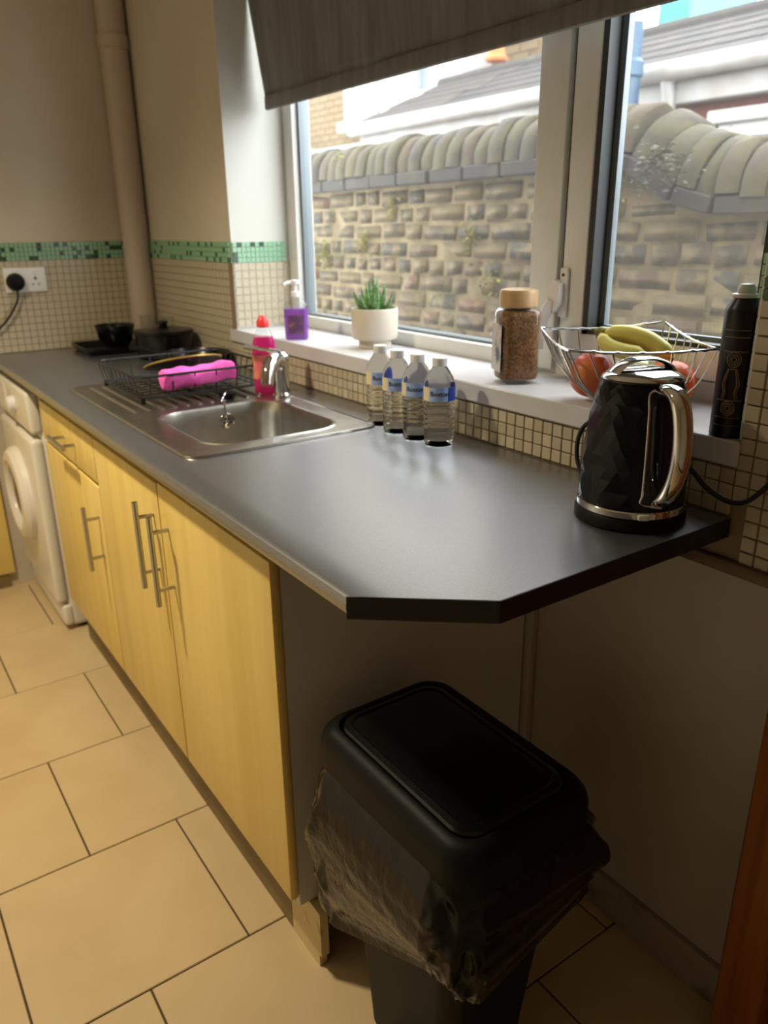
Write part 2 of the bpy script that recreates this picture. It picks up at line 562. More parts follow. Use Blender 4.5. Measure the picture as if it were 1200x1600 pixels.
hb = .0068
border(lambda a, z: (XL + .001, XL + .007, YW - a - hb, YW - a + hb, z - hb, z + hb), .66, gl_, dk_)
border(lambda a, z: (XL + a - hb, XL + a + hb, YW - .007, YW - .001, z - hb, z + hb), OX0 - XL, gw, dw)
border(lambda a, z: (OX0 + .004, OX0 + .010, YW + a - hb, YW + a + hb, z - hb, z + hb), OY - YW, gw, dw)
border(lambda a, z: (OX1 - .010, OX1 - .004, YW + a - hb, YW + a + hb, z - hb, z + hb), OY - YW, gw, dw)
border(lambda a, z: (OX1 + a - hb, OX1 + a + hb, YW - .007, YW - .001, z - hb, z + hb), .16, gw, dw)
tag(gl_.obj('green_border_tiles', mt['green'], wall_left, smooth=0), kind='stuff')
tag(dk_.obj('dark_border_tiles', mt['dkgreen'], wall_left, smooth=0), kind='stuff')
tag(gw.obj('green_border_tiles', mt['green'], wall_right, smooth=0), kind='stuff')
tag(dw.obj('dark_border_tiles', mt['dkgreen'], wall_right, smooth=0), kind='stuff')
MB().box(XL, OX0, YW - .003, YW + .001, Z0B, Z1B).obj('border_grout', mt['green'], wall_right)
# lower wall: grey painted boarding with timber strip and skirting
MB().box(-.396, .14, YW - .008, YW + .001, .085, .822).obj('lower_panel', mt['lower'], wall_right)
tag(MB().rbox(-.378, .14, YW - .016, YW, .822, .843, .002, 1).obj('trim_1', mt['woodstrip']), kind='structure')
tag(MB().rbox(-.410, -.378, YW - .026, YW - .008, .0, .87, .004, 2).obj('trim_2', mt['lower']), kind='structure')
tag(MB().rbox(-.378, .142, YW - .022, YW, 0, .088, .005, 2).obj('baseboard_right', mt['base']), kind='structure')
# timber door frame beside the window
dj = tag(MB().rbox(.142, .215, -.075, YW, 0, 2.08, .004, 1).rbox(.985, 1.058, -.075, YW, 0, 2.08, .004, 1)
         .rbox(.215, .985, -.075, YW, 2.005, 2.08, .004, 1).obj('door_1', mt['orangewood']), kind='structure')
MB().box(.215, .985, -.03, YW, .01, 2.005).obj('door_leaf', mt['orangewood'], dj)
MB().tube([(.90, -.03, 1.0), (.90, -.075, 1.0), (.79, -.075, 1.0)], .009).obj('door_handle', mt['steel'], dj)
# pipe in the corner
pipe = MB().lathe([(.049, WT_ + .001), (.049, H)], 24, (XL + .054, -.041, 0)).obj('pipe', mt['pvcpipe'])
tag(pipe, 'painted vertical pipe running down the far corner of the walls', 'pipe')
MB().lathe([(.055, 1.94), (.055, 1.98)], 24, (XL + .054, -.041, 0)).obj('pipe_collar', mt['pvcpipe'], pipe)

# ---- window
win = tag(link('window_1', None, None, (0, 0, 0)), kind='structure')
FY0, FY1 = OY, .275
FZ0 = 1.028
f = MB()
f.rbox(OX0 + .002, OX0 + .062, FY0, FY1, FZ0, OZ1, .004, 2)
f.rbox(OX1 - .062, OX1 - .002, FY0, FY1, FZ0, OZ1, .004, 2)
f.rbox(OX0 + .062, OX1 - .062, FY0, FY1, FZ0, FZ0 + .038, .004, 2)
f.rbox(OX0 + .062, OX1 - .062, FY0, FY1, OZ1 - .05, OZ1, .004, 2)
f.rbox(-.652, -.572, FY0 - .012, FY1, FZ0 + .01, OZ1 - .01, .005, 2)
f.obj('window_frame', mt['upvc'], win)
g = MB()
g.box(OX0 + .062, OX0 + .074, FY0 + .020, FY1 - .01, FZ0 + .038, OZ1 - .05)
g.box(-.660, -.652, FY0 + .020, FY1 - .01, FZ0 + .038, OZ1 - .05)
g.box(OX0 + .074, -.66, FY0 + .020, FY1 - .01, FZ0 + .038, FZ0 + .044)
g.obj('glazing_bead', mt['bead'], win)
MB().box(OX0 + .07, -.655, .243, .247, FZ0 + .03, OZ1 - .04).obj('pane', mt['pane'], win)
# opening casement on the right
cs = MB()
CX0, CX1 = -.562, OX1 - .05
cs.rbox(CX0, CX0 + .062, FY0 - .008, FY1 - .01, FZ0 + .04, OZ1 - .05, .006, 2)
cs.rbox(CX1 - .062, CX1, FY0 - .008, FY1 - .01, FZ0 + .04, OZ1 - .05, .006, 2)
cs.rbox(CX0 + .06, CX1 - .06, FY0 - .008, FY1 - .01, FZ0 + .04, FZ0 + .096, .006, 2)
cs.rbox(CX0 + .06, CX1 - .06, FY0 - .008, FY1 - .01, OZ1 - .106, OZ1 - .05, .006, 2)
cs = cs.obj('casement', mt['upvc'], win)
gk = MB()
gk.box(CX0 + .062, CX0 + .076, FY0 - .004, FY1 - .02, FZ0 + .096, OZ1 - .106)
gk.box(CX1 - .076, CX1 - .062, FY0 - .004, FY1 - .02, FZ0 + .096, OZ1 - .106)
gk.box(CX0 + .062, CX1 - .062, FY0 - .004, FY1 - .02, FZ0 + .096, FZ0 + .104)
gk.obj('gasket', mt['gasket'], cs)
sp = MB()
sp.box(CX0 + .076, CX0 + .090, FY0 + .030, FY1 - .02, FZ0 + .104, OZ1 - .11)
sp.box(CX1 - .090, CX1 - .076, FY0 + .030, FY1 - .02, FZ0 + .104, OZ1 - .11)
sp.box(CX0 + .076, CX1 - .076, FY0 + .030, FY1 - .02, FZ0 + .104, FZ0 + .112)
sp.obj('spacer_bar', mt['bead'], cs)
MB().box(CX0 + .07, CX1 - .07, .245, .249, FZ0 + .1, OZ1 - .11).obj('pane', mt['pane'], cs)
MB().box(-.572, -.562, FY0 + .004, FY1 - .02, FZ0 + .04, OZ1 - .05).obj('gasket', mt['gasket'], win)
# cockspur handle
hy = FY0 - .008
hm = MB()
hm.rbox(-.560, -.538, hy - .008, hy, 1.152, 1.252, .0035, 2)
hd = hm.obj('window_handle', mt['white'], win)
MB().loft([[(-.5665 + p[0], hy - .010 - d, 1.195 + p[1]) for p in [(-.016, -.026), (.010, -.032), (.020, -.014), (.022, .026), (.004, .034), (-.012, .022)]]
           for d in (0, .013)]).tube(bez([(-.566, hy - .020, 1.185), (-.576, hy - .030, 1.155), (-.581, hy - .034, 1.12), (-.580, hy - .034, 1.085)], 6),
                                     [.013] * 7 + [.011] * 8 + [.008] * 4, 8, flat=.7).obj('lever', mt['white'], hd)
MB().lathe([(.0035, 0), (.003, .0018)], 12, mat=Matrix.Translation((-.5495, hy - .008, 1.238)) @ Matrix.Rotation(math.pi / 2, 4, 'X')) \
    .lathe([(.0035, 0), (.003, .0018)], 12, mat=Matrix.Translation((-.5735, hy - .023, 1.186)) @ Matrix.Rotation(math.pi / 2, 4, 'X')) \
    .obj('screw', mt['gasket'], hd)
# sill board
sl = MB()
sp_ = [(OX0 - .03, -.003), (0, -.003), (0, YW - .0075), (OX1 - .001, YW - .0075), (OX1 - .001, FY0 + .03), (OX0 + .001, FY0 + .03), (OX0 + .001, YW - .0075), (OX0 - .03, YW - .0075)]
sl.add(*prism(sp_, OZ0, 1.029))
sl.obj('window_sill', mt['sill'], win).modifiers.new('round', 'BEVEL').width = .004

# ---- roller blind
bl = thing('roller_blind', 'charcoal fabric roller blind pulled partly down over the kitchen window', 'blind', (0, .14, 0))
b = MB()
BX0, BX1, BZ = -1.722, -.06, 1.668
nxx, nzz = 120, 14
vs, fs = [], []
for k in range(nzz + 1):
    z = BZ + .035 + (2.06 - BZ - .035) * k / nzz
    for i in range(nxx + 1):
        u = i / nxx
        x = BX0 - .035 * (z - BZ) / .25 + (BX1 - BX0 + .03) * u
        y = -.02 * (z - BZ) / .25 + .0035 * math.sin(u * 34 + 1.5 * math.sin(u * 9)) * (1 if u < .5 else .5) + .002 * math.sin(u * 71)
        vs.append((x, y, z))
for k in range(nzz):
    for i in range(nxx):
        a = k * (nxx + 1) + i
        fs.append((a, a + 1, a + nxx + 2, a + nxx + 1))
b.add(vs, fs)
fab = b.obj('fabric', mt['blind'], bl)
so = fab.modifiers.new('thickness', 'SOLIDIFY')
so.thickness = .0012
MB().rbox(BX0 - .003, BX1, -.009, .006, BZ, BZ + .038, .004, 2).obj('bottom_bar', mt['blind'], bl)
MB().tube([(BX0 - .05, -.045, 2.062), (BX1 + .01, -.045, 2.062)], .024, 16).obj('roller_tube', mt['blind'], bl)
for xx in (BX0 - .047, BX1 + .004):
    MB().box(xx, xx + .008, -.075, -.02, 2.035, 2.099).obj('bracket', mt['white'], bl)

# ---- ceiling lamp (above the frame)
cl = thing('ceiling_light', 'round ceiling lamp above the floor beside the sink cabinets', 'lamp', (LAMP_POS[0], LAMP_POS[1], H))
MB().lathe([(.085, -.018), (.09, -.01), (.09, 0)], 32).obj('housing', mt['white'], cl)
ld = bpy.data.lights.new('ceiling_lamp', 'SPOT')
ld.spot_size = math.radians(132)
ld.spot_blend = 1.0
ld.energy = LAMP_W
ld.color = (1, .85, .60)
ld.shadow_soft_size = .05
lo = bpy.data.objects.new('ceiling_lamp', ld)
lo.location = LAMP_POS
C.objects.link(lo)

# ================================================================== WORKTOP AND CABINETS
WT, WB, WF = .91, .879, -.62
HX0, HX1, HY0, HY1 = -1.675, -.835, -.515, -.130          # cut-out under the sink
wt = thing('worktop', 'long black speckled laminate worktop with a cut corner', 'worktop')
k = MB()
# rolled front edge, extruded along x, mitred by the cut corner at its right end
pr_ = [(-.565, WB), (WF + .012, WB), (WF + .004, WB + .004), (WF, WB + .012), (WF, WT - .012), (WF + .0035, WT - .004), (WF + .012, WT), (-.565, WT)]
xe = lambda y: -.12 + (y - WF) * (.12 / .145)
k.loft([[(XL, y, z) for y, z in pr_], [(xe(y), y, z) for y, z in pr_]])
for poly in ([(XL, -.565), (HX0, -.565), (HX0, YW - .008), (XL, YW - .008)], [(HX0, -.565), (HX1, -.565), (HX1, HY0), (HX0, HY0)],
             [(HX0, HY1), (HX1, HY1), (HX1, YW - .008), (HX0, YW - .008)],
             [(HX1, -.565), (xe(-.565), -.565), (0, WF + .145), (0, YW - .008), (HX1, YW - .008)]):
    k.add(*prism(poly, WB, WT))
k.obj('top_board', mt['worktop'], wt)
e = MB()
nrm = Vector((.145, -.12, 0)).normalized() * .0015
for p, q in (((-.12, WF + .001), (0, WF + .145)), ((0, WF + .145), (0, YW - .009))):
    n2 = nrm if p[0] < 0 else Vector((.0015, 0, 0))
    e.add(*prism([p, q, (q[0] + n2.x, q[1] + n2.y), (p[0] + n2.x, p[1] + n2.y)], WB, WT - .0005))
e.obj('edge_strip', mt['wtedge'], wt)


def door(par, name, x0, x1, z0, z1, hx=None, hz0=0, hz1=0, horiz=None):
    d = MB().rbox(x0, x1, -.59, -.572, z0, z1, .004, 2).obj(name, mt['yellow'], par)
    hb_ = MB()
    if hx is not None:
        hb_.tube([(hx, -.627, hz0), (hx, -.627, hz1)], .0062, 12)
        for z in (hz0 + .035, hz1 - .035):
            hb_.tube([(hx, -.626, z), (hx, -.588, z)], .0045, 10)
    elif horiz:
        hb_.tube([(horiz[0], -.627, horiz[2]), (horiz[1], -.627, horiz[2])], .0062, 12)
        for x in (horiz[0] + .03, horiz[1] - .03):
            hb_.tube([(x, -.626, horiz[2]), (x, -.588, horiz[2])], .0045, 10)
    hb_.obj('handle', mt['steel'], d)
    return d


def carcass(par, x0, x1):
    c = MB()
    c.box(x0, x0 + .017, -.572, -.02, .14, WB - .001).box(x1 - .017, x1, -.572, -.02, .14, WB - .001)
    c.box(x0 + .017, x1 - .017, -.572, -.02, .14, .158).box(x0 + .017, x1 - .017, -.03, -.02, .158, WB - .001)
    c.box(x0 + .017, x1 - .017, -.572, -.554, WB - .036, WB - .001)
    for xx in (x0 + .06, x1 - .06):
        for yy in (-.48, -.1):
            c.lathe([(.022, .0), (.022, .14)], 12, (xx, yy, 0))
    c.obj('carcass', mt['carcass'], par)


cu = thing('drawer_cabinet', 'pale yellow base cabinet with a drawer over a door beside washing machine', 'cabinet')
carcass(cu, -1.955, -1.368)
door(cu, 'drawer', -1.953, -1.371, .722, .846, horiz=(-1.70, -1.53, .785))
door(cu, 'door', -1.953, -1.371, .165, .712, hx=-1.405, hz0=.475, hz1=.655)
su = thing('sink_cabinet', 'pale yellow two door cabinet under the sink with paired bar handles', 'cabinet')
carcass(su, -1.366, -.4135)
door(su, 'door', -1.365, -.902, .165, .846, hx=-.937, hz0=.607, hz1=.803)
door(su, 'door', -.897, -.394, .165, .850, hx=-.852, hz0=.597, hz1=.795)
tag(MB().rbox(-.413, -.397, -.571, YW - .028, .14, WB - .001, .002, 1).obj('end_panel', mt['endpanel'], su), 'grey white side panel of the cabinet')
pl = thing('plinth_board', 'worn plinth board under the yellow cabinets with a chipped end', 'plinth')
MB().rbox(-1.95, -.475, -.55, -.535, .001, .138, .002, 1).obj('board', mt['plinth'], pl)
pe = MB().add(*prism([(-.475, -.55), (-.362, -.5495), (-.362, -.532), (-.475, -.535)], .03, .137)) \
    .add(*prism([(-.475, -.55), (-.385, -.55), (-.370, -.5495), (-.372, -.532), (-.475, -.535)], .001, .03))
pe.obj('chipped_end', mt['plinthend'], pl)

# ---- washing machine
wm = thing('washing_machine', 'white front loading washing machine under the far worktop end', 'washing machine', (-2.29, -.32, 0))
k = MB().rbox(-.262, .252, -.262, .29, .012, .862, .022, 4)
k.obj('body', mt['whitegoods'], wm)
MB().rbox(-.262, .252, -.30, -.258, .11, .70, .016, 4).obj('front_panel', mt['whitegoods'], wm)
cp = MB().rbox(-.262, .252, -.292, -.25, .715, .855, .014, 4).obj('control_panel', mt['whitegoods'], wm)
kb = MB()
kb.lathe([(.028, 0), (.026, .02), (.02, .024)], 24, mat=Matrix.Translation((.04, -.292, .785)) @ Matrix.Rotation(math.pi / 2, 4, 'X'))
kb.obj('knob', mt['white'], cp)
MB().rbox(-.245, -.09, -.295, -.29, .735, .84, .002, 1).obj('detergent_drawer', mt['white'], cp)
MB().rbox(-.262, .252, -.285, -.25, .02, .10, .012, 3).obj('kick_panel', mt['whitegoods'], wm)
RX = Matrix.Rotation(math.pi / 2, 4, 'X')
dm = Matrix.Translation((-.02, -.30, .45)) @ RX
dr = MB().lathe([(.172, 0), (.17, .018), (.155, .034), (.128, .038), (.110, .026), (.106, .010)], 48, mat=dm, cap0=False, cap1=False).obj('door', mt['whitegoods'], wm)
MB().lathe([(.112, .012), (.09, .02), (.05, .027), (0, .03)], 40, mat=dm).obj('porthole', mt['gauge'], dr)
for xx in (-.22, .21):
    for yy in (-.22, .24):
        MB().lathe([(.022, 0), (.018, .014)], 14, (xx, yy, 0)).obj('foot', mt['blackmatt'], wm)

# panel at the left edge of the frame
yp = thing('cabinet_panel', 'yellow cabinet panel standing against the end wall left of washing machine', 'panel', (XL, 0, 0))
MB().rbox(.002, .028, -1.25, -.665, .06, .86, .003, 2).obj('board', mt['yellow'], yp)
MB().box(.002, .02, -1.25, -.69, 0, .06).obj('plinth', mt['plinth'], yp)

# ================================================================== SINK
sk = thing('sink', 'inset stainless steel sink with ribbed drainer left of its bowl', 'sink', (0, 0, WT))
DZ = .0035
outer = [(p[0], p[1]) for p in rrect(.445, .22, .03, 0, 6, -1.255, -.322)]
BCX, BCY, BHX, BHY, BR_ = -1.035, -.318, .178, .158, .075
bm = bmesh.new()
ov = [bm.verts.new((x, y, DZ)) for x, y in outer]
hole = rrect(BHX + .012, BHY + .012, BR_ + .012, DZ, 10, BCX, BCY)
hv = [bm.verts.new(p) for p in hole]
ed = [bm.edges.new((l[i], l[(i + 1) % len(l)])) for l in (ov, hv) for i in range(len(l))]
bmesh.ops.triangle_fill(bm, use_beauty=True, use_dissolve=False, edges=ed)
me = bpy.data.meshes.new('deck')
bm.to_mesh(me)
bm.free()
k = MB()
k.add([v.co.copy() for v in me.vertices], [tuple(p.vertices) for p in me.polygons])
bpy.data.meshes.remove(me)
rim = []
for off, z in ((0, DZ), (.003, DZ + .002), (.007, DZ + .0015), (.009, .0005)):
    rim.append(rrect(.445 + off, .22 + off, .03 + off, z, 6, -1.255, -.322))
k.loft(rim, False, False)
# tap ledge line
k.obj('deck', mt['sinksteel'], sk)
bw = []
for off, z in ((.012, DZ), (.008, DZ + .0025), (.003, DZ + .001), (0, -.004), (-.003, -.03), (-.008, -.10), (-.016, -.125), (-.034, -.142), (-.07, -.148), (-.12, -.150)):
    bw.append(rrect(BHX + off, BHY + off, max(BR_ + off * .6, .02), z, 10, BCX, BCY))
bowl = MB().loft(bw, False, True).obj('bowl', mt['sinksteel'], sk)
ovf = MB()
om = Matrix.Translation((BCX - BHX + .0025, -.29, -.036)) @ Matrix.Rotation(math.pi / 2, 4, 'Y')
ovf.lathe([(.021, 0), (.020, .003), (.014, .0045)], 24, mat=om)
ovf.obj('overflow', mt['chrome'], bowl)
oh = MB()
for a in range(5):
    oh.lathe([(.004, .0045), (.0035, .0052)], 10, (.0085 * math.cos(a * 1.257), .0085 * math.sin(a * 1.257), 0), mat=om)
oh.obj('overflow_slots', mt['gasket'], bowl)
MB().lathe([(.038, -.1495), (.034, -.1475), (.02, -.149)], 24, (BCX, BCY, 0)).obj('waste', mt['chrome'], bowl)
for i in range(11):
    y = -.50 + i * .033
    MB().tube([(-1.655, y, DZ - .0005), (-1.645, y, DZ + .0015), (-1.28, y, DZ + .0015), (-1.265, y, DZ - .0005)], .0052, 8).obj('drainer_rib', mt['sinksteel'], sk)
pg = thing('sink_plug', 'black rubber sink plug on its chain lying beside the tap', 'plug', (-1.30, -.245, WT + DZ))
MB().lathe([(.019, 0), (.022, .010), (.024, .012), (.024, .016), (.008, .018)], 24).obj('stopper', mt['blackmatt'], pg)
MB().tube(bez([(0, 0, .02), (.02, -.015, .016), (.035, -.03, .006), (.062, -.045, .006), (.082, -.046, .004), (.0895, -.0455, -.012), (.0945, -.045, -.034)], 6), .0016, 6).obj('chain', mt['chrome'], pg)
tp = thing('mixer_tap', 'chrome single lever mixer tap at the back of the sink', 'tap', (-1.232, -.118, WT + DZ))
MB().lathe([(.027, 0), (.027, .006), (.022, .012), (.021, .085), (.023, .092), (.022, .108), (.012, .118), (0, .12)], 28).obj('body', mt['chrome'], tp)
MB().tube(bez([(0, 0, .085), (.012, -.016, .098), (.036, -.04, .10), (.062, -.066, .085), (.075, -.08, .05)], 6),
          [.024] * 8 + [.023] * 8 + [.020] * 9, 14, flat=.9).obj('spout', mt['chrome'], tp)
MB().tube([(.004, 0, .116), (-.03, -.035, .124), (-.062, -.072, .130)], [.007, .005, .0055], 10).obj('lever', mt['chrome'], tp)

# ---- dish rack and what is in it
rk = thing('dish_rack', 'black wire dish rack standing on the sink drainer', 'rack', (-1.497, -.29, WT + DZ + .006))
a, bb, h_ = .175, .185, .068
rail = MB()
for z, s_ in ((h_, 1.0), (.012, .93)):
    rail.tube([p for p in rrect(a * s_, bb * s_, .03, z, 4)], .0034 if z > .05 else .0028, 8, closed=True)
rail.obj('rail', mt['blackwire'], rk)
ws = MB()
for i in range(9):
    x = -a * .85 + i * a * 1.7 / 8
    ws.tube([(x, -bb, h_), (x, -bb * .93, .012), (x, bb * .93, .012), (x, bb, h_)], .0019, 6)
for i in range(6):
    y = -bb * .8 + i * bb * 1.6 / 5
    ws.tube([(-a, y, h_), (-a * .93, y, .012), (a * .93, y, .012), (a, y, h_)], .0019, 6)
ws.obj('wire_grid', mt['blackwire'], rk)
for sx in (-1, 1):
    for sy in (-1, 1):
        MB().tube([(sx * a * .9, sy * bb * .9, -.0015), (sx * a * .9, sy * bb * .9, .014)], .006, 8).obj('foot', mt['blackmatt'], rk)
# plate leaning
pt_ = thing('plate', 'dark grey plate with gold rim lying tilted in the dish rack', 'plate', (-1.475, -.29, WT + .052))
pm = Matrix.Rotation(math.radians(-17), 4, 'Y') @ Matrix.Translation((0, 0, 0))
pp = MB().lathe([(.0, .0), (.06, .0), (.075, .006), (.104, .014), (.104, .018), (.074, .010), (.06, .004), (0, .004)], 40, mat=pm)
pp.obj('disc', mt['darkplate'], pt_)
MB().lathe([(.1035, .0135), (.1075, .015), (.1075, .0185), (.1035, .0185)], 40, mat=pm, cap0=False, cap1=False).obj('gilt_rim', mt['gold'], pt_)
pt_.location.z = WT + .030 + .105 * math.sin(math.radians(17)) + .003
# pink cloth
kc = MB()
rings = []
for i in range(25):
    t = i / 24
    y = -.10 + .20 * t
    wob = .003 * math.sin(t * 9) + .002 * math.sin(t * 23 + 1)
    zc = .030 + .006 * t + wob
    ring = []
    for q in range(20):
        an = 2 * math.pi * q / 20
        rr_ = (.026 + .003 * math.sin(3 * an + t * 4) + .002 * math.sin(7 * an)) * (1 if 0 < i < 24 else .82)
        ring.append((rr_ * 1.05 * math.cos(an), y, zc + rr_ * .95 * math.sin(an)))
    rings.append(ring)
kc.loft(rings)
ck = kc.obj('dishcloth', mt['cloth'], None, (-1.352, -.300, WT + .0295), smooth=60)
tag(ck, 'bright pink rolled cloth lying in the dish rack', 'cloth')
# ---- dark crockery in the far corner
tr = MB().loft([rrect(.11, .10, .02, 0), rrect(.125, .115, .03, .02), rrect(.125, .115, .03, .028), rrect(.118, .108, .025, .026), rrect(.105, .095, .02, .008)])
tag(tr.obj('tray', mt['black'], None, (-2.40, -.225, WT)), 'flat black dish under the black bowl by the end wall', 'dish')
bo = MB().lathe([(.035, 0), (.038, .004), (.06, .03), (.072, .085), (.070, .086), (.057, .032), (.03, .008), (0, .006)], 36)
tag(bo.obj('bowl', mt['black'], None, (-2.395, -.20, WT + .0085)), 'glossy black bowl standing in the flat dish by the end wall', 'bowl')
gp = [(.028, 0), (.030, .002), (.036, .12), (.0345, .12), (.0285, .006), (0, .006)]
for gx, gy, lb in ((-2.415, -.062, 'clear drinking glass beside the black bowl, nearer the corner pipe'), (-2.29, -.045, 'clear drinking glass in front of the pipe beside the black pot')):
    tag(MB().lathe(gp, 28).obj('drinking_glass', mt['clearglass'], None, (gx, gy, WT)), lb, 'glass', 'glasses by the corner')
pot = thing('cooking_pot', 'black pot standing behind the dish rack', 'pot', (-2.11, -.115, WT))
MB().lathe([(.085, 0), (.095, .008), (.10, .085), (.104, .088), (.104, .092), (.096, .092), (.090, .01), (0, .008)], 40).obj('body', mt['black'], pot)
MB().lathe([(.1, .0925), (.1, .097), (.06, .104), (.02, .108), (.012, .112), (.018, .118), (.018, .126), (0, .128)], 40).obj('lid', mt['black'], pot)
pan = thing('frying_pan', 'black shallow pan in front of the window wall behind dish rack', 'pan', (-1.845, -.115, WT), .9)
MB().lathe([(.085, 0), (.095, .004), (.118, .045), (.121, .047), (.116, .048), (.092, .008), (0, .006)], 40).obj('body', mt['black'], pan)
MB().tube(bez([(-.112, 0, .042), (-.135, 0, .052), (-.165, 0, .058), (-.21, 0, .062)], 5), .009, 10, flat=1.3).obj('handle', mt['blackmatt'], pan)

# ---- socket and plug on the end wall
so_ = thing('wall_socket', 'white double wall socket on the tiled end wall', 'socket', (XL + .006, -.45, 1.168))
MB().rbox(0, .010, -.072, .072, -.043, .043, .003, 2).obj('faceplate', mt['white'], so_)
for y in (-.034, .034):
    MB().rbox(.010, .0135, y - .006, y + .006, .016, .032, .001, 1).obj('switch', mt['white'], so_)
hs = MB()
hs.box(.0095, .0104, .030, .038, .0, .010)
hs.box(.0095, .0104, .020, .027, -.018, -.014).box(.0095, .0104, .041, .048, -.018, -.014)
hs.obj('pin_holes', mt['gasket'], so_)
pg2 = thing('mains_plug', 'black mains plug with cord in the end wall socket', 'plug', (XL + .0165, -.487, 1.162))
MB().lathe([(.031, 0), (.032, .010), (.026, .030), (.012, .034)], 24, mat=Matrix.Rotation(math.pi / 2, 4, 'Y')).obj('plug_body', mt['blackmatt'], pg2)
MB().tube(bez([(.014, .0, -.028), (.014, -.004, -.06), (.012, -.03, -.105), (.010, -.07, -.15), (.010, -.13, -.19), (.010, -.2, -.24)], 6), .0042, 8).obj('cord', mt['rubber'], pg2)

# ================================================================== BOTTLES
ds = thing('dish_soap', 'pink washing up liquid bottle with red cap behind the tap', 'bottle', (-1.294, -.132, WT + DZ))
MB().loft([rrect(.026 * s, .017 * s, .015 * s, z, 5) for s, z in ((.9, 0), (1.05, .006), (1.08, .03), (1.0, .07), (1.08, .11), (1.0, .135), (.82, .152))]).obj('liquid', mt['pink'], ds)
MB().loft([rrect(.026 * s + .0006, .017 * s + .0006, .015 * s, z, 5) for s, z in ((.82, .150), (.66, .163), (.5, .172), (.42, .178))], False, False).obj('neck', mt['clearpl'], ds)
MB().lathe([(.011, .176), (.014, .178), (.014, .192), (.010, .199), (.007, .206), (0, .207)], 20).obj('cap', mt['red'], ds)
MB().loft([rrect(.026 * s + .0008, .017 * s + .0008, .015 * s, z, 5) for s, z in ((1.055, .042), (1.0, .07), (1.06, .105))], False, False).obj('sticker', mt['pinklbl'], ds)
ds.rotation_euler.z = .95
ds.scale = (1.15, 1.15, 1.0)

hw = thing('hand_wash', 'purple hand wash bottle with clear top on the window sill', 'bottle', (-1.432, .045, 1.029), .95)
MB().loft([rrect(.034 * s, .020 * s, .014, z, 5) for s, z in ((.9, 0), (.98, .005), (1, .04), (1.02, .088))]).obj('liquid', mt['purple'], hw)
MB().loft([rrect(.034 * s + .0007, .020 * s + .0007, .014 * s, z, 5) for s, z in ((1.02, .087), (1.0, .098), (.75, .108), (.42, .114), (.38, .122))], False, False).obj('shoulder', mt['clearpl'], hw)
MB().lathe([(.013, .120), (.013, .134), (.006, .136), (.006, .154), (.012, .156), (.013, .166), (0, .168)], 18).tube([(0, 0, .161), (-.02, -.012, .160), (-.030, -.018, .154)], .005, 8).obj('pump', mt['white'], hw)
MB().loft([rrect(.022, .0005, .0004, z, 3, 0, -.0212) for z in (.018, .07)]).obj('sticker', mt['purplelbl'], hw)

# four water bottles, each its own object
wb0 = thing('water_bottle', '', 'bottle', (0, 0, WT), 0, 'small water bottles in a row')
prof = [(.022, 0), (.029, .0015), (.031, .008), (.0285, .013), (.0315, .018)]
z = .022
while z < .092:
    prof += [(.0320, z), (.0320, z + .0045), (.0303, z + .0068), (.0303, z + .0078)]
    z += .0102
prof += [(.0322, .094), (.0322, .124), (.0318, .128), (.0303, .131), (.0300, .134), (.0265, .142), (.0205, .152), (.0145, .1605), (.0125, .163), (.0125, .166)]
MB().lathe(prof, 40).obj('bottle_body', mt['water'], wb0)
cp_ = [(.0148, .1625), (.0150, .164), (.0150, .1775), (.0138, .179), (0, .1792)]
MB().lathe(cp_, 28).obj('cap', mt['white'], wb0)
# label wraps the upper body: light blue, navy part, cream strip, lettering


def wrap(a0, a1, z0, z1, r, n=14):
    return MB().loft([[(r * math.cos(a0 + (a1 - a0) * i / n), r * math.sin(a0 + (a1 - a0) * i / n), zz) for i in range(n + 1)] for zz in (z0, z1)], False, False, closed=False)


LR = .0328
CA = math.atan2(-.99, 1.22)      # towards the room
lab = wrap(CA - .68, CA + .55, .095, .123, LR).obj('wrapper', mt['lblblue'], wb0)
wrap(CA + .55, CA + 2.6, .095, .123, LR).obj('navy_print', mt['lblnavy'], lab)
wrap(CA - 1.35, CA - .68, .095, .123, LR).obj('cream_print', mt['lblcream'], lab)
tm = text_mesh('Buxton', .0135)
for v in tm.vertices:
    an = CA + .02 + v.co.x / LR
    rr_ = LR + .0003 + v.co.z
    v.co = Vector((rr_ * math.cos(an), rr_ * math.sin(an), .1105 + v.co.y))
tm.materials.append(mt['ink'])
link('lettering', tm, lab)
BP = [(-.608, -.083, 'water bottle with blue label, nearest the camera and right end of row'), (-.674, -.089, 'second water bottle from the right in the row of four'),
      (-.746, -.089, 'third water bottle from the right in the row of four'), (-.826, -.078, 'water bottle at the left end of row, nearest the sink')]
for i, (x, y, l) in enumerate(BP):
    o = wb0 if i == 0 else copy_tree(wb0)
    o.location = (x, y, WT)
    o.rotation_euler.z = (.0, -.12, .05, .1)[i]
    o['label'] = l

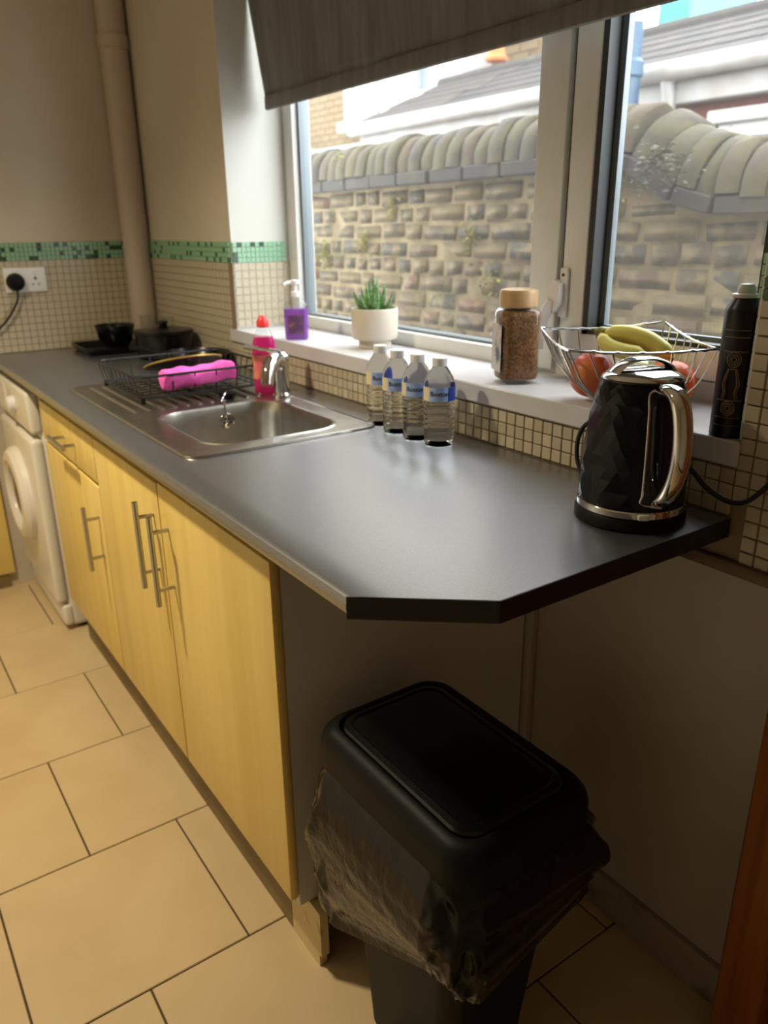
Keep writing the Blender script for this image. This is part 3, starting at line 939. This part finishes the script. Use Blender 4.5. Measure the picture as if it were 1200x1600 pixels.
# ================================================================== SILL
pl = thing('potted_succulent', 'spiky green succulent in a cream footed pot on the sill', 'plant', (-1.155, .132, 1.029))
MB().lathe([(.042, 0), (.044, .002), (.044, .022), (.058, .024), (.062, .030), (.063, .100), (.0615, .104), (.058, .104), (.057, .085), (0, .084)], 48).obj('pot', mt['pot'], pl)
MB().lathe([(.0565, .085), (.0565, .090), (.03, .094), (0, .095)], 24).obj('soil', mt['soil'], pl)
for i in range(24):
    ring_ = i % 3
    az = i * 2.399 + rnd.uniform(-.2, .2)
    tilt = (.14, .46, .82)[ring_] + rnd.uniform(-.08, .08)
    L_ = (.084, .076, .064)[ring_] * rnd.uniform(.9, 1.1)
    pts, rs = [], []
    for q in range(7):
        t = q / 6
        tl = tilt * (1 - .35 * t)
        pts.append((math.sin(tl) * L_ * t + .010 * (ring_ + .4), 0, .090 + math.cos(tl) * L_ * t))
        rs.append(max(.0118 * (1 - t) ** .75 * (1 - .25 * (1 - t)), .0006))
    MB().tube(pts, rs, 6, mat=Matrix.Rotation(az, 4, 'Z'), flat=1.15).obj('leaf', mt['leaf'], pl, smooth=50)

cj = thing('coffee_jar', 'glass jar of coffee granules with tan lid on the sill', 'jar', (-.558, .078, 1.029), 1.13)
sq = lambda s, z, r=.022: rrect(.042 * s, .042 * s, r * s, z, 6)
MB().loft([sq(.9, 0), sq(.99, .004), sq(1, .012), sq(1, .132), sq(.97, .142), sq(.84, .150), rrect(.031, .031, .0309, .153, 6), rrect(.031, .031, .0309, .160, 6)], True, False).obj('glass', mt['clearglass'], cj)
MB().loft([sq(.90, .010), sq(.93, .016), sq(.93, .130), sq(.90, .141), sq(.75, .146)]).obj('coffee', mt['coffee'], cj, smooth=60)
MB().lathe([(.037, .152), (.0385, .154), (.0385, .180), (.036, .1855), (.03, .187), (0, .187)], 40).obj('lid', mt['tanlid'], cj)
MB().rbox(-.0432, -.0424, -.03, .03, .025, .12, .0003, 1).obj('sticker', mt['cofflbl'], cj)

# ---- wire fruit basket and fruit
fb = thing('fruit_basket', 'square chrome wire fruit basket on the sill behind the kettle', 'basket')
RL, RF, RR, RB = Vector((-.416, 0, 1.157)), Vector((-.238, -.12, 1.148)), Vector((-.096, .06, 1.150)), Vector((-.281, .176, 1.168))
BC = Vector((-.258, .082, 1.0325))
corners = [RL, RF, RR, RB]
basec = [BC + Vector(((c.x - BC.x) * .42, (c.y - BC.y) * .42 + (.010 if c.y < 0 else 0), 0)) for c in corners]
rim_ = MB()
rpts = []
for i in range(4):
    p, q = corners[i], corners[(i + 1) % 4]
    for t in range(12):
        rpts.append(p.lerp(q, t / 12) - Vector((0, 0, .006 * math.sin(math.pi * t / 12))))
tw = [rpts[i] + Vector((0, 0, .0018 * (-1) ** i)) for i in range(len(rpts))]
rim_.tube(rpts, .0022, 6, closed=True)
rim_.tube(tw, .0017, 6, closed=True)
rim_.obj('rim', mt['wire'], fb)
bs_ = MB()
bs_.tube(basec, .0019, 6, closed=True)
for t in (.25, .5, .75):
    bs_.tube([basec[0].lerp(basec[1], t), basec[3].lerp(basec[2], t)], .0016, 6)
bs_.obj('base_grid', mt['wire'], fb)
for i in range(4):
    for t_ in (0, .14, .30, .44, .56, .70, .86):
        p = corners[i].lerp(corners[(i + 1) % 4], t_) - Vector((0, 0, .006 * math.sin(math.pi * t_)))
        tb = min(max(t_ + (.1 if int(t_ * 100) % 4 else -.1), 0), 1) if t_ else 0
        q = basec[i].lerp(basec[(i + 1) % 4], tb)
        mid = p.lerp(q, .55) + (p - BC).normalized() * .022 - Vector((0, 0, .012))
        MB().tube(bez([p, p.lerp(mid, .5) + (p - BC).normalized() * .005, mid, q], 4), .0014, 6).obj('wire', mt['wire'], fb)


def fruit(name, loc, r, m_, label, cat, sy=1.0):
    o = thing(name, label, cat, loc)
    pr2 = []
    for i in range(17):
        an = -math.pi / 2 + math.pi * i / 16
        rr2, zz = r * math.cos(an), r * math.sin(an) * sy
        if i > 13:
            zz -= r * .10 * (i - 13) / 3
        pr2.append((max(rr2, 0), zz))
    MB().lathe(pr2, 28).obj('flesh', m_, o, smooth=80)
    MB().tube([(0, 0, r * sy * .85), (.002, .001, r * sy * 1.06)], .002, 6).obj('stalk', mt['bstem'], o)
    return o


fruit('peach', (-.338, .056, 1.0765), .041, mt['redfruit'], 'red peach at the left inside the wire fruit basket', 'fruit')
fruit('apple', (-.300, .128, 1.071), .036, mt['greenfruit'], 'green apple behind the red peach in the fruit basket', 'fruit')
fruit('orange', (-.192, .082, 1.078), .042, mt['orange'], 'orange at the right inside the wire fruit basket', 'fruit')
fruit('tomato', (-.225, .1515, 1.071), .034, mt['redfruit'], 'small red fruit behind the orange in the fruit basket', 'fruit', .92)
bn = thing('banana_bunch', 'bunch of yellow bananas lying on top of the fruit', 'banana')
stem = Vector((-.338, .075, 1.151))
for pts in ([stem, (-.318, .078, 1.152), (-.285, .085, 1.154), (-.250, .093, 1.147), (-.22, .1, 1.130), (-.205, .104, 1.116)],
            [stem, (-.326, .065, 1.141), (-.304, .060, 1.131), (-.275, .060, 1.126), (-.25, .064, 1.124), (-.232, .068, 1.120)],
            [stem, (-.328, .088, 1.143), (-.308, .100, 1.137), (-.275, .112, 1.132), (-.242, .120, 1.124), (-.222, .124, 1.114)]):
    q = bez(pts, 6)
    n_ = len(q)
    rs = [.0062 if i < 3 else min(.0062 + (i - 3) * .0019, .0138) if i < n_ - 6 else .0138 * max((n_ - 1 - i) / 6, .18) ** .6 for i in range(n_)]
    MB().tube(q, rs, 9).obj('banana', mt['banana'], bn, smooth=50)
MB().tube([stem + Vector((-.012, -.002, .000)), stem + Vector((-.003, 0, .001)), stem + Vector((.008, .001, 0))], [.007, .0095, .008], 10).obj('stem', mt['bstem'], bn)

# ---- spray can
sc = thing('spray_can', 'tall black spray can with bronze print at the right sill end', 'can', (-.040, .0245, 1.029))
cb = MB().lathe([(.0235, 0), (.0255, .003), (.0255, .186), (.0245, .190), (.017, .202), (.0165, .206)], 36).obj('body', mt['can'], sc)
MB().lathe([(.0185, .2045), (.0195, .207), (.0185, .2095), (.0125, .211), (.0115, .219), (.009, .223), (0, .224)], 28).obj('nozzle', mt['cannozzle'], sc)
CC = math.atan2(CAM.y - .0245, CAM.x + .040) - .15
rr2 = .0257


def onc(u, z, r=rr2):
    return (r * math.cos(CC + u / r), r * math.sin(CC + u / r), z)


prn = MB()
for z in (.020, .032, .058, .130, .150, .160):
    prn.tube([onc(u, z, rr2) for u in [(-.019 + .038 * i / 10) for i in range(11)]], .0006, 5)
for zc in (.118, .050 - .008 + .004):
    for r_ in (.0035, .0065, .0095):
        prn.tube([onc(r_ * math.cos(a_), zc + r_ * 1.15 * math.sin(a_)) for a_ in [2 * math.pi * i / 20 for i in range(20)]], .0009, 5, closed=True)
for hw_ in (.011, .008):
    prn.tube([onc(-hw_ * .55, .104), onc(-hw_ * .8, .095), onc(-hw_ * 1.1, .082), onc(-hw_ * .8, .07), onc(-hw_ * 1.1, .058),
              onc(hw_ * 1.1, .058), onc(hw_ * .8, .07), onc(hw_ * 1.1, .082), onc(hw_ * .8, .095), onc(hw_ * .55, .104)], .0011, 5, closed=True)
prn.obj('bronze_print', mt['canprint'], cb)

# ================================================================== KETTLE
kt = thing('kettle', 'black faceted electric kettle with chrome handle on the worktop corner', 'kettle', (-.100, -.113, WT))
MB().lathe([(.080, 0), (.083, .003), (.083, .014), (.079, .020), (.05, .021)], 48).obj('power_base', mt['blackmatt'], kt)
MB().lathe([(.0785, .0205), (.0805, .022), (.0805, .030), (.079, .032)], 48, cap0=False, cap1=False).obj('chrome_ring', mt['chrome'], kt)


def krad(z):
    P = [(.031, .0788), (.06, .0792), (.10, .0775), (.14, .0735), (.17, .0690), (.195, .0635), (.208, .0595), (.214, .0575)]
    for (za, ra), (zb, rb) in zip(P, P[1:]):
        if z <= zb:
            return ra + (rb - ra) * (z - za) / (zb - za)
    return P[-1][1]


k = MB()
NA = 26
zs = [.031, .040] + [.040 + .0172 * i for i in range(1, 9)] + [.184, .192, .2, .207, .214]
vs, fs = [], []
fr_ = random.Random(3)
for ri, z in enumerate(zs):
    fac = 1 if 2 <= ri <= 9 else 0
    for i in range(NA):
        a_ = 2 * math.pi * (i + (.5 if ri % 2 else 0)) / NA
        r_ = krad(z) + (fr_.uniform(-.0030, .0012) if fac else 0)
        vs.append((r_ * math.cos(a_), r_ * math.sin(a_), z))
for ri in range(len(zs) - 1):
    for i in range(NA):
        j = (i + 1) % NA
        a0, a1, b0, b1 = ri * NA + i, ri * NA + j, (ri + 1) * NA + i, (ri + 1) * NA + j
        if ri % 2 == 0:
            fs += [(a0, a1, b0), (a1, b1, b0)]
        else:
            fs += [(a0, a1, b1), (a0, b1, b0)]
k.add(vs, fs)
k.obj('body', mt['kettle'], kt, smooth=5)
ld_ = MB().lathe([(.0578, .2135), (.0585, .2155), (.0565, .219), (.050, .223), (.038, .228), (.02, .231), (0, .232)], 48, cap0=False).obj('lid', mt['chrome'], kt)
MB().lathe([(.0580, .2125), (.0600, .2135), (.0600, .2150), (.0580, .2165)], 48, cap0=False, cap1=False).obj('lid_rim', mt['black'], kt)
HA = -.42
ca, sa = math.cos(HA), math.sin(HA)
arch = [(-.046, .2225), (-.036, .233), (-.018, .2405), (0, .2425), (.018, .2405), (.036, .233), (.046, .2225)]
q = bez([(sa * -x, ca * x, z) for x, z in arch], 4)
MB().tube(q, .0035, 12, flat=4.6, ref=Vector((0, 0, 1))).obj('lid_handle', mt['chrome'], ld_)
# big curved handle
hp = [(.058, .205), (.085, .2085), (.104, .200), (.117, .174), (.123, .14), (.120, .105), (.108, .076), (.092, .058), (.077, .05)]
q = bez([(ca * r_, sa * r_, z) for r_, z in hp], 5)
MB().tube(q, [.0105] * len(q), 14, flat=1.35, ref=Vector((-sa, ca, 0)).cross(Vector((0, 0, 1)))).obj('handle', mt['chrome'], kt)
# gauge panel between handle ends with chrome trim
gz = [.046, .06, .09, .12, .15, .18, .203]
gp_ = MB()
rows = []
for z in gz:
    r_ = krad(z) + .0022
    rows.append([(r_ * math.cos(HA + t * .30), r_ * math.sin(HA + t * .30), z) for t in (-1, -.6, -.2, .2, .6, 1)])
gp_.loft(rows, False, False, closed=False)
gp_.obj('gauge_panel', mt['gauge'], kt)
tr_ = []
for z in gz:
    r_ = krad(z) + .0024
    tr_.append((r_ * math.cos(HA - .31), r_ * math.sin(HA - .31), z))
tail = [((krad(.203) + .004) * math.cos(HA - .1), (krad(.203) + .004) * math.sin(HA - .1), .209)]
head = [((krad(.046) + .004) * math.cos(HA + .05), (krad(.046) + .004) * math.sin(HA + .05), .040)]
MB().tube(bez(head + tr_ + tail, 4), .0017, 8).obj('chrome_trim', mt['chrome'], kt)
# small switch and spout
sw = Matrix.Rotation(HA - .25, 4, 'Z')
MB().rbox(.079, .091, -.011, .011, .020, .034, .004, 3, mat=sw).obj('switch', mt['clearglass'], kt)
MB().rbox(.080, .086, -.008, .008, .022, .031, .002, 2, mat=sw).obj('switch_light', mt['white'], kt)
spm = Matrix.Rotation(HA + math.pi, 4, 'Z')
MB().loft([[(.068, -.018, .165), (.070, 0, .150), (.068, .018, .165), (.060, .016, .207), (.060, -.016, .207)],
           [(.078, -.010, .190), (.078, 0, .182), (.078, .010, .190), (.074, .009, .210), (.074, -.009, .210)]], mat=spm).obj('spout', mt['kettle'], kt)
# cord: loops up behind the kettle and swings out to the right
kx, ky, kz = kt.location
cp3 = [(-.182, -.108, .918), (-.205, -.095, .935), (-.232, -.088, .965), (-.236, -.083, 1.005), (-.222, -.072, 1.030), (-.185, -.045, 1.035),
       (-.13, -.028, 1.01), (-.07, -.020, .980), (-.035, -.020, .955), (.0, -.018, .942), (.03, -.018, .948), (.055, -.018, .975), (.075, -.014, 1.01), (.10, -.012, 1.06), (.118, -.010, 1.12)]
MB().tube(bez([(x - kx, y - ky, z - kz) for x, y, z in cp3], 6), .0038, 10).obj('power_cord', mt['rubber'], kt)

# ================================================================== BIN
BX, BY = -.1325, -.4425
bi = thing('pedal_bin', 'black rectangular pedal bin under the cut corner of the worktop', 'bin', (BX, BY, 0))
MB().loft([rrect(hx, hy_, r_, z, 8) for hx, hy_, r_, z in ((.100, .080, .03, 0), (.106, .086, .03, .006), (.110, .088, .03, .06), (.160, .108, .04, .50), (.164, .110, .04, .545))]).obj('body', mt['blackmatt'], bi)
MB().loft([rrect(.190 - i_, .130 - i_, .050 - i_ * .6, z, 10) for i_, z in ((.004, .528), (0, .532), (0, .570), (.003, .582), (.010, .592), (.020, .598), (.026, .598), (.029, .593))], True, False).obj('lid_rim', mt['blackmatt'], bi)
MB().loft([rrect(.160 - i_, .100 - i_, max(.036 - i_ * .6, .008), z, 10) for i_, z in ((0, .590), (0, .596), (.003, .600), (.012, .6025), (.016, .6005), (.020, .6015), (.045, .603))], False, True).obj('lid_flap', mt['black'], bi)
MB().rbox(-.04, .04, -.125, -.07, .012, .024, .004, 2).obj('pedal', mt['blackmatt'], bi)

bg_ = MB()
HEM = [(-3.142, .28), (-2.356, .225), (-1.571, .29), (-.785, .385), (0, .38), (.785, .44), (1.571, .42), (2.356, .35), (3.142, .28)]


def hemz(a_):
    for (xa, za), (xb, zb) in zip(HEM, HEM[1:]):
        if a_ <= xb:
            t_ = (a_ - xa) / (xb - xa)
            return za + (zb - za) * t_ * t_ * (3 - 2 * t_)
    return HEM[-1][1]


NT, NR = 160, 40
rings = []
for j in range(NR):
    t = j / (NR - 1)
    ring = []
    base = rrect(1, 1, .35, 0, 39)
    for i in range(NT):
        bx, by = base[i][0], base[i][1]
        an = math.atan2(by, bx)
        hem = hemz(an) - .022 + .010 * math.sin(an * 5 + 1) + .006 * math.sin(an * 11)
        z = .548 + (hem - .548) * t
        fl = .174 + .040 * math.sin(t ** .8 * math.pi * .80) - .012 * t
        fy = .120 + .040 * math.sin(t ** .8 * math.pi * .80) - .010 * t
        nz1 = noise.noise(Vector((bx * 2.2, by * 2.2, t * 2.2)))
        nz2 = noise.noise(Vector((bx * 6 + 5, by * 6, t * 4)))
        rg = abs(noise.noise(Vector((bx * 4 + 9, by * 4, t * 3 + an)))) 
        rg2 = abs(noise.noise(Vector((bx * 9 + 2, by * 9, t * 7 - an))))
        off = (.018 * nz1 + .008 * nz2 - .020 * rg - .007 * rg2 + .006) * min(1, t * 3.5)
        ring.append((bx * (fl + off), by * (fy + off), z + .008 * nz2 * t))
    rings.append(ring)
bg_.loft(rings, False, False)
bl_ = bg_.obj('bin_liner', mt['bag'], None, (BX, BY, 0), smooth=180)
tag(bl_, 'crumpled black plastic liner hanging out over the pedal bin sides', 'bin bag')

# ================================================================== OUTDOORS
tag(MB().box(-9, 2, .32, 9, -.2, -.1).obj('ground', mt['concrete']), kind='structure')
GY = 1.25
PATH = [(-4.6, 1.565), (-1.40, 1.575), (-1.235, 1.555), (-1.046, 1.452), (-.905, 1.417), (.9, 1.417)]


def pz(x):
    for (xa, za), (xb, zb) in zip(PATH, PATH[1:]):
        if x <= xb:
            return za + (zb - za) * (x - xa) / (xb - xa)
    return PATH[-1][1]


gwl = thing('garden_wall', 'old weathered brick garden wall with rounded coping outside the window', 'wall')
core = [(p[0], p[1] - .055) for p in PATH]
poly = [(-4.6, -.1)] + core + [(.9, -.1)]
poly = [poly[0]] + core + [poly[-1]]
vs = [(x, GY + .008, z) for x, z in poly] + [(x, GY + .215, z) for x, z in poly]
n_ = len(poly)
MB().add(vs, [tuple(range(n_)), tuple(range(2 * n_ - 1, n_ - 1, -1))] + [(i, n_ + i, n_ + (i + 1) % n_, (i + 1) % n_) for i in range(n_)]).obj('mortar_core', mt['mortar'], gwl, smooth=0)
br = random.Random(11)
bricks = []
row = 0
z = -.0165
while z < 1.56:
    x = -4.55 + br.uniform(0, .2)
    while x < .88:
        L_ = .105 if (row % 3 == 0 and br.random() < .8) or br.random() < .25 else .215
        L_ *= br.uniform(.82, 1.06)
        hh = .062 * br.uniform(.84, 1.05)
        hh = min(hh, min(pz(x), pz(x + L_)) - .064 - z)
        if hh > .026:
            bricks.append((x, z, L_, hh))
        x += L_ + br.uniform(.014, .028)
    z += .0765
    row += 1
bricks.sort(key=lambda q_: (Vector((q_[0] + q_[2] / 2, GY, q_[1])) - Vector((-1.6, GY, 1.25))).length * (1 if q_[1] > .8 else 3))
shapes = []
for vsn in range(8):
    k = MB()
    dx = [br.uniform(-.004, .004) for _ in range(8)]
    k.rbox(-.5, .5, -.028, .03, -.5, .5, .014, 2)
    for v in k.v:
        v.x += .05 * noise.noise(v * 3 + Vector((vsn * 7, 0, 0)))
        v.z += .13 * noise.noise(v * 3 + Vector((0, vsn * 5, 3)))
        v.y += .006 * noise.noise(v * 2 + Vector((vsn, 2, 0)))
    shapes.append(k.mesh('brick', mt['brick']))
rest = MB()
for i, (x, z, L_, hh) in enumerate(bricks):
    if i < 296:
        o = link('brick', br.choice(shapes), gwl, (x + L_ / 2, GY + .031 + br.uniform(-.005, .004), z + hh / 2 + br.uniform(-.004, .004)), (br.uniform(-.06, .06), br.uniform(-.035, .035), br.uniform(-.03, .03)))
        o.scale = (L_, 1, hh)
    else:
        rest.box(x, x + L_, GY + .003, GY + .02, z, z + hh)
tag(rest.obj('brickwork', mt['brick'], gwl, smooth=0), kind='stuff')
# coping: flat course pieces and half-round bricks following the stepped top
seg = []
for (xa, za), (xb, zb) in zip(PATH, PATH[1:]):
    L_ = math.hypot(xb - xa, zb - za)
    seg.append((xa, za, xb, zb, L_))


def along(step, gap):
    out = []
    for xa, za, xb, zb, L_ in seg:
        n2 = max(1, round(L_ / step))
        for i in range(n2):
            t0, t1 = (i + gap / step / 2) / n2, (i + 1 - gap / step / 2) / n2
            out.append((xa + (xb - xa) * (t0 + t1) / 2, za + (zb - za) * (t0 + t1) / 2, L_ * (t1 - t0), math.atan2(zb - za, xb - xa)))
    return out


def rz_(a_):
    return (0, -a_, 0)


for i, (x, z, L_, a_) in enumerate(along(.225, .008)):
    k = MB().rbox(-L_ / 2, L_ / 2, -.045, .26, -.058, -.004, .006, 1)
    k.obj('coping_slab', mt['slate'], gwl, (x, GY + br.uniform(-.006, .006), z), rz_(a_))
cop = []
for vsn in range(5):
    k = MB()
    rings = []
    for xx in (-.5, -.44, .44, .5):
        s_ = .965 if abs(xx) > .45 else 1
        ring = []
        for q2 in range(15):
            an = math.pi * q2 / 14
            rr3 = (1 + .05 * noise.noise(Vector((q2 * .5, xx * 2, vsn * 3)))) * s_
            ring.append((xx, .105 - .145 * math.cos(an) * rr3, .165 * math.sin(an) ** .8 * rr3))
        rings.append(ring)
    k.loft(rings)
    cop.append(k.mesh('coping_brick', mt['coping']))
for i, (x, z, L_, a_) in enumerate(along(.088, .006)):
    o = link('coping_brick', br.choice(cop), gwl, (x, GY + br.uniform(-.008, .008), z - .004 + br.uniform(-.006, .006)), (br.uniform(-.05, .05), -a_ + br.uniform(-.03, .03), 0))
    o.scale = (L_, 1, br.uniform(.94, 1.04))


def weed(x, y, z, r, n2, label, down=False):
    k = MB()
    for _ in range(n2):
        p = Vector((br.gauss(0, r * .5), -abs(br.gauss(0, .022)), br.gauss(0, r * .5) * (1.6 if down else .8)))
        s_ = br.uniform(.008, .018)
        R_ = Matrix.Rotation(br.uniform(0, 6.28), 4, 'Z') @ Matrix.Rotation(br.uniform(-.9, .9), 4, 'X') @ Matrix.Rotation(br.uniform(-.9, .9), 4, 'Y')
        k.add([(-s_, 0, 0), (0, -s_ * .5, s_ * .2), (s_, 0, 0), (0, s_ * .5, s_ * .2)], [(0, 1, 2, 3)], mat=Matrix.Translation(p) @ R_)
    return tag(k.obj('wall_weed', mt['weed'], None, (x, y, z), smooth=0), label, 'weed', 'weeds growing on the garden wall')


for x, z, r, n2, l in ((-3.25, 1.20, .05, 70, 'yellow weed low on the garden wall at left of the left pane'), (-2.86, 1.27, .04, 50, 'yellow weed on the garden wall above the succulent'),
                       (-2.62, 1.42, .035, 40, 'small weed on the garden wall left of the red brick'), (-2.05, 1.29, .045, 60, 'yellow green weed on the garden wall above the water bottles'),
                       (-1.90, 1.11, .04, 50, 'green weed low on the garden wall left of the coffee jar'), (-3.05, 1.62, .05, 60, 'green moss weed along the garden wall coping at left'),
                       (-1.30, 1.47, .04, 50, 'yellow weed under the sloping coping in the right pane')):
    weed(x, GY - .004, z, r, n2, l, True)
pw = MB()
for _ in range(260):
    p = Vector((br.gauss(0, .055), -abs(br.gauss(0, .03)) - .01, br.gauss(0, .035)))
    s_ = br.uniform(.006, .016)
    R_ = Matrix.Rotation(br.uniform(0, 6.28), 4, 'Z') @ Matrix.Rotation(br.uniform(-1.2, 1.2), 4, 'X')
    pw.add([(-s_, 0, 0), (0, -s_ * .5, s_ * .2), (s_, 0, 0), (0, s_ * .5, s_ * .2)], [(0, 1, 2, 3)], mat=Matrix.Translation(p) @ R_)
mt['greyplant'] = M('grey_green_plant', lin('403f36'), .8, col2=lin('504e44'), ns=30)
tag(pw.obj('wall_plant', mt['greyplant'], None, (-1.08, GY - .055, 1.50), smooth=0), 'grey bushy plant growing on the sloping wall coping', 'plant')

# ---- neighbour's low outbuilding
HYo = 3.2
ob = thing('outbuilding', 'low red brick outbuilding with grey roof and white gutter', 'building')
MB().box(-5.95, .5, HYo + .12, HYo + .95, -.1, 2.02).obj('wall', mt['rbrick'], ob)
rest = MB()
z, row = 1.30, 0
while z < 1.98:
    x = -5.95 + (.11 if row % 2 else 0)
    while x < .4:
        if not (-2.40 < x + .11 < -1.1 and z < 1.93):
            rest.box(x, x + .215, HYo + .112, HYo + .13, z, z + .065)
        x += .225
    z += .075
    row += 1
tag(rest.obj('brickwork', mt['rbrick'], ob, smooth=0), kind='stuff')
MB().rbox(-5.9, .5, HYo + .02, HYo + .12, 1.985, 2.115, .008, 1).obj('fascia', mt['gutter'], ob)
gt = MB()
gt.tube([(-5.95, HYo - .04, 2.155), (.5, HYo - .04, 2.155)], .055, 14)
gt.obj('gutter', mt['gutter'], ob)
MB().tube([(-2.60, HYo - .03, 2.14), (-2.60, HYo + .0, 2.05), (-2.60, HYo + .03, 1.9), (-2.60, HYo + .03, -.1)], .04, 12).obj('downpipe', mt['gutter'], ob)
wo = MB().rbox(-2.36, -1.15, HYo + .04, HYo + .12, 1.86, 1.93, .008, 1).rbox(-2.30, -2.22, HYo + .07, HYo + .12, 1.0, 1.86, .006, 1) \
    .rbox(-1.28, -1.2, HYo + .07, HYo + .12, 1.0, 1.86, .006, 1).rbox(-2.22, -1.28, HYo + .07, HYo + .12, 1.78, 1.86, .006, 1).obj('window_frame', mt['render'], ob)
MB().box(-2.22, -1.28, HYo + .10, HYo + .118, 1.0, 1.78).obj('pane', mt['farglass'], wo)
# roof of tile courses
rt_a = math.atan2(.48, 1.2)
rr_me = MB().rbox(-.098, .098, 0, .27, -.006, .010, .003, 1).mesh('roof_tile', mt['roof'])
rest = MB()
cnt = 0
mr_ = Matrix.Translation((0, HYo - .02, 2.20)) @ Matrix.Rotation(rt_a, 4, 'X')
MB().add([mr_ @ Vector(p) for p in [(-5.95, 0, -.03), (.5, 0, -.03), (.5, 1.08, -.03), (-5.95, 1.08, -.03)]], [(0, 1, 2, 3)]).obj('roof_deck', mt['roof'], ob)
for j in range(5):
    for i in range(32):
        x = -5.85 + i * .2 + (.1 if j % 2 else 0)
        if -4.8 < x < -.9:
            p = mr_ @ Vector((x, j * .215, .004 * 1))
            o = link('roof_tile', rr_me, ob, p, (rt_a - .035, br.uniform(-.01, .01), 0))
        else:
            rest.box(x - .098, x + .098, j * .215, j * .215 + .27, 0, .014, mat=mr_)
tag(rest.obj('roof_tiling', mt['roof'], ob, smooth=0), kind='stuff')
MB().tube([mr_ @ Vector((-5.95, 1.10, .0)), mr_ @ Vector((.5, 1.10, .0))], .06, 10).obj('ridge', mt['roof'], ob)
vp = thing('vent_pipe', 'blue grey vent pipe standing in front of the outbuilding gutter', 'pipe', (-2.72, 2.98, 0))
MB().lathe([(.068, -.1), (.068, 2.12), (.082, 2.13), (.082, 2.2), (.062, 2.22), (.060, 2.40)], 18).obj('tube', mt['bluepipe'], vp)

# ---- yellow brick house behind
YH = 4.6
yh = thing('brick_house', 'tall yellow brick house with white framed windows behind the garden wall', 'house')
MB().box(-11.5, -5.05, YH + .02, YH + .45, -.1, 6).obj('wall', mt['ybrick'], yh)
rest = MB()
z, row = 1.7, 0
while z < 3.7:
    x = -10.6 + (.11 if row % 2 else 0)
    while x < -5.27:
        rest.box(x, x + .215, YH + .008, YH + .03, z, z + .065)
        x += .225
    z += .075
    row += 1
tag(rest.obj('brickwork', mt['ybrick'], yh, smooth=0), kind='stuff')
w1 = MB().rbox(-8.26, -8.10, YH - .05, YH + .02, 2.5, 3.5, .01, 1).rbox(-7.72, -7.56, YH - .05, YH + .02, 2.5, 3.5, .01, 1) \
    .rbox(-8.10, -7.72, YH - .05, YH + .02, 3.4, 3.5, .01, 1).rbox(-8.32, -7.48, YH - .12, YH + .02, 2.42, 2.53, .01, 1).obj('window_frame', mt['render'], yh)
MB().box(-8.10, -7.72, YH - .01, YH + .01, 2.53, 3.4).obj('pane', mt['greysh'], w1)
w2 = MB().rbox(-7.08, -6.46, YH - .35, YH + .02, 2.3, 3.6, .01, 1).rbox(-6.10, -5.7, YH - .35, YH + .02, 2.3, 3.6, .01, 1) \
    .rbox(-6.46, -6.10, YH - .34, YH + .02, 2.3, 2.62, .01, 1).rbox(-6.46, -6.10, YH - .34, YH + .02, 2.93, 3.6, .01, 1).obj('white_bay', mt['render'], yh)
MB().box(-6.46, -6.10, YH - .25, YH - .2, 2.62, 2.93).obj('pane', mt['farglass'], w2)
MB().rbox(-9.3, -7.6, YH - .15, YH + .02, 2.16, 2.27, .02, 2).rbox(-10.4, -9.0, YH - .3, YH + .02, 2.12, 2.30, .03, 2).obj('white_ledge', mt['render'], yh)
MB().tube([(-5.9, YH - .38, 3.12), (-5.1, YH - .05, 2.96)], .035, 10).obj('waste_pipe', mt['gutter'], yh)
cpot = thing('chimney_pot', 'orange terracotta pot standing on the outbuilding roof ridge', 'chimney', (-5.22, 4.23, 2.70))
MB().lathe([(.09, 0), (.10, .02), (.075, .05), (.07, .13), (.085, .14), (.085, .17), (.06, .17)], 18).obj('pot', mt['terracotta'], cpot)
tc_ = thing('teal_cladding', 'pale teal clad gable far behind the outbuilding roof', 'building', (-7.02, 9.0, 0))
MB().box(-.24, .24, 0, 1.5, -.1, 4.3).obj('wall', mt['teal'], tc_)
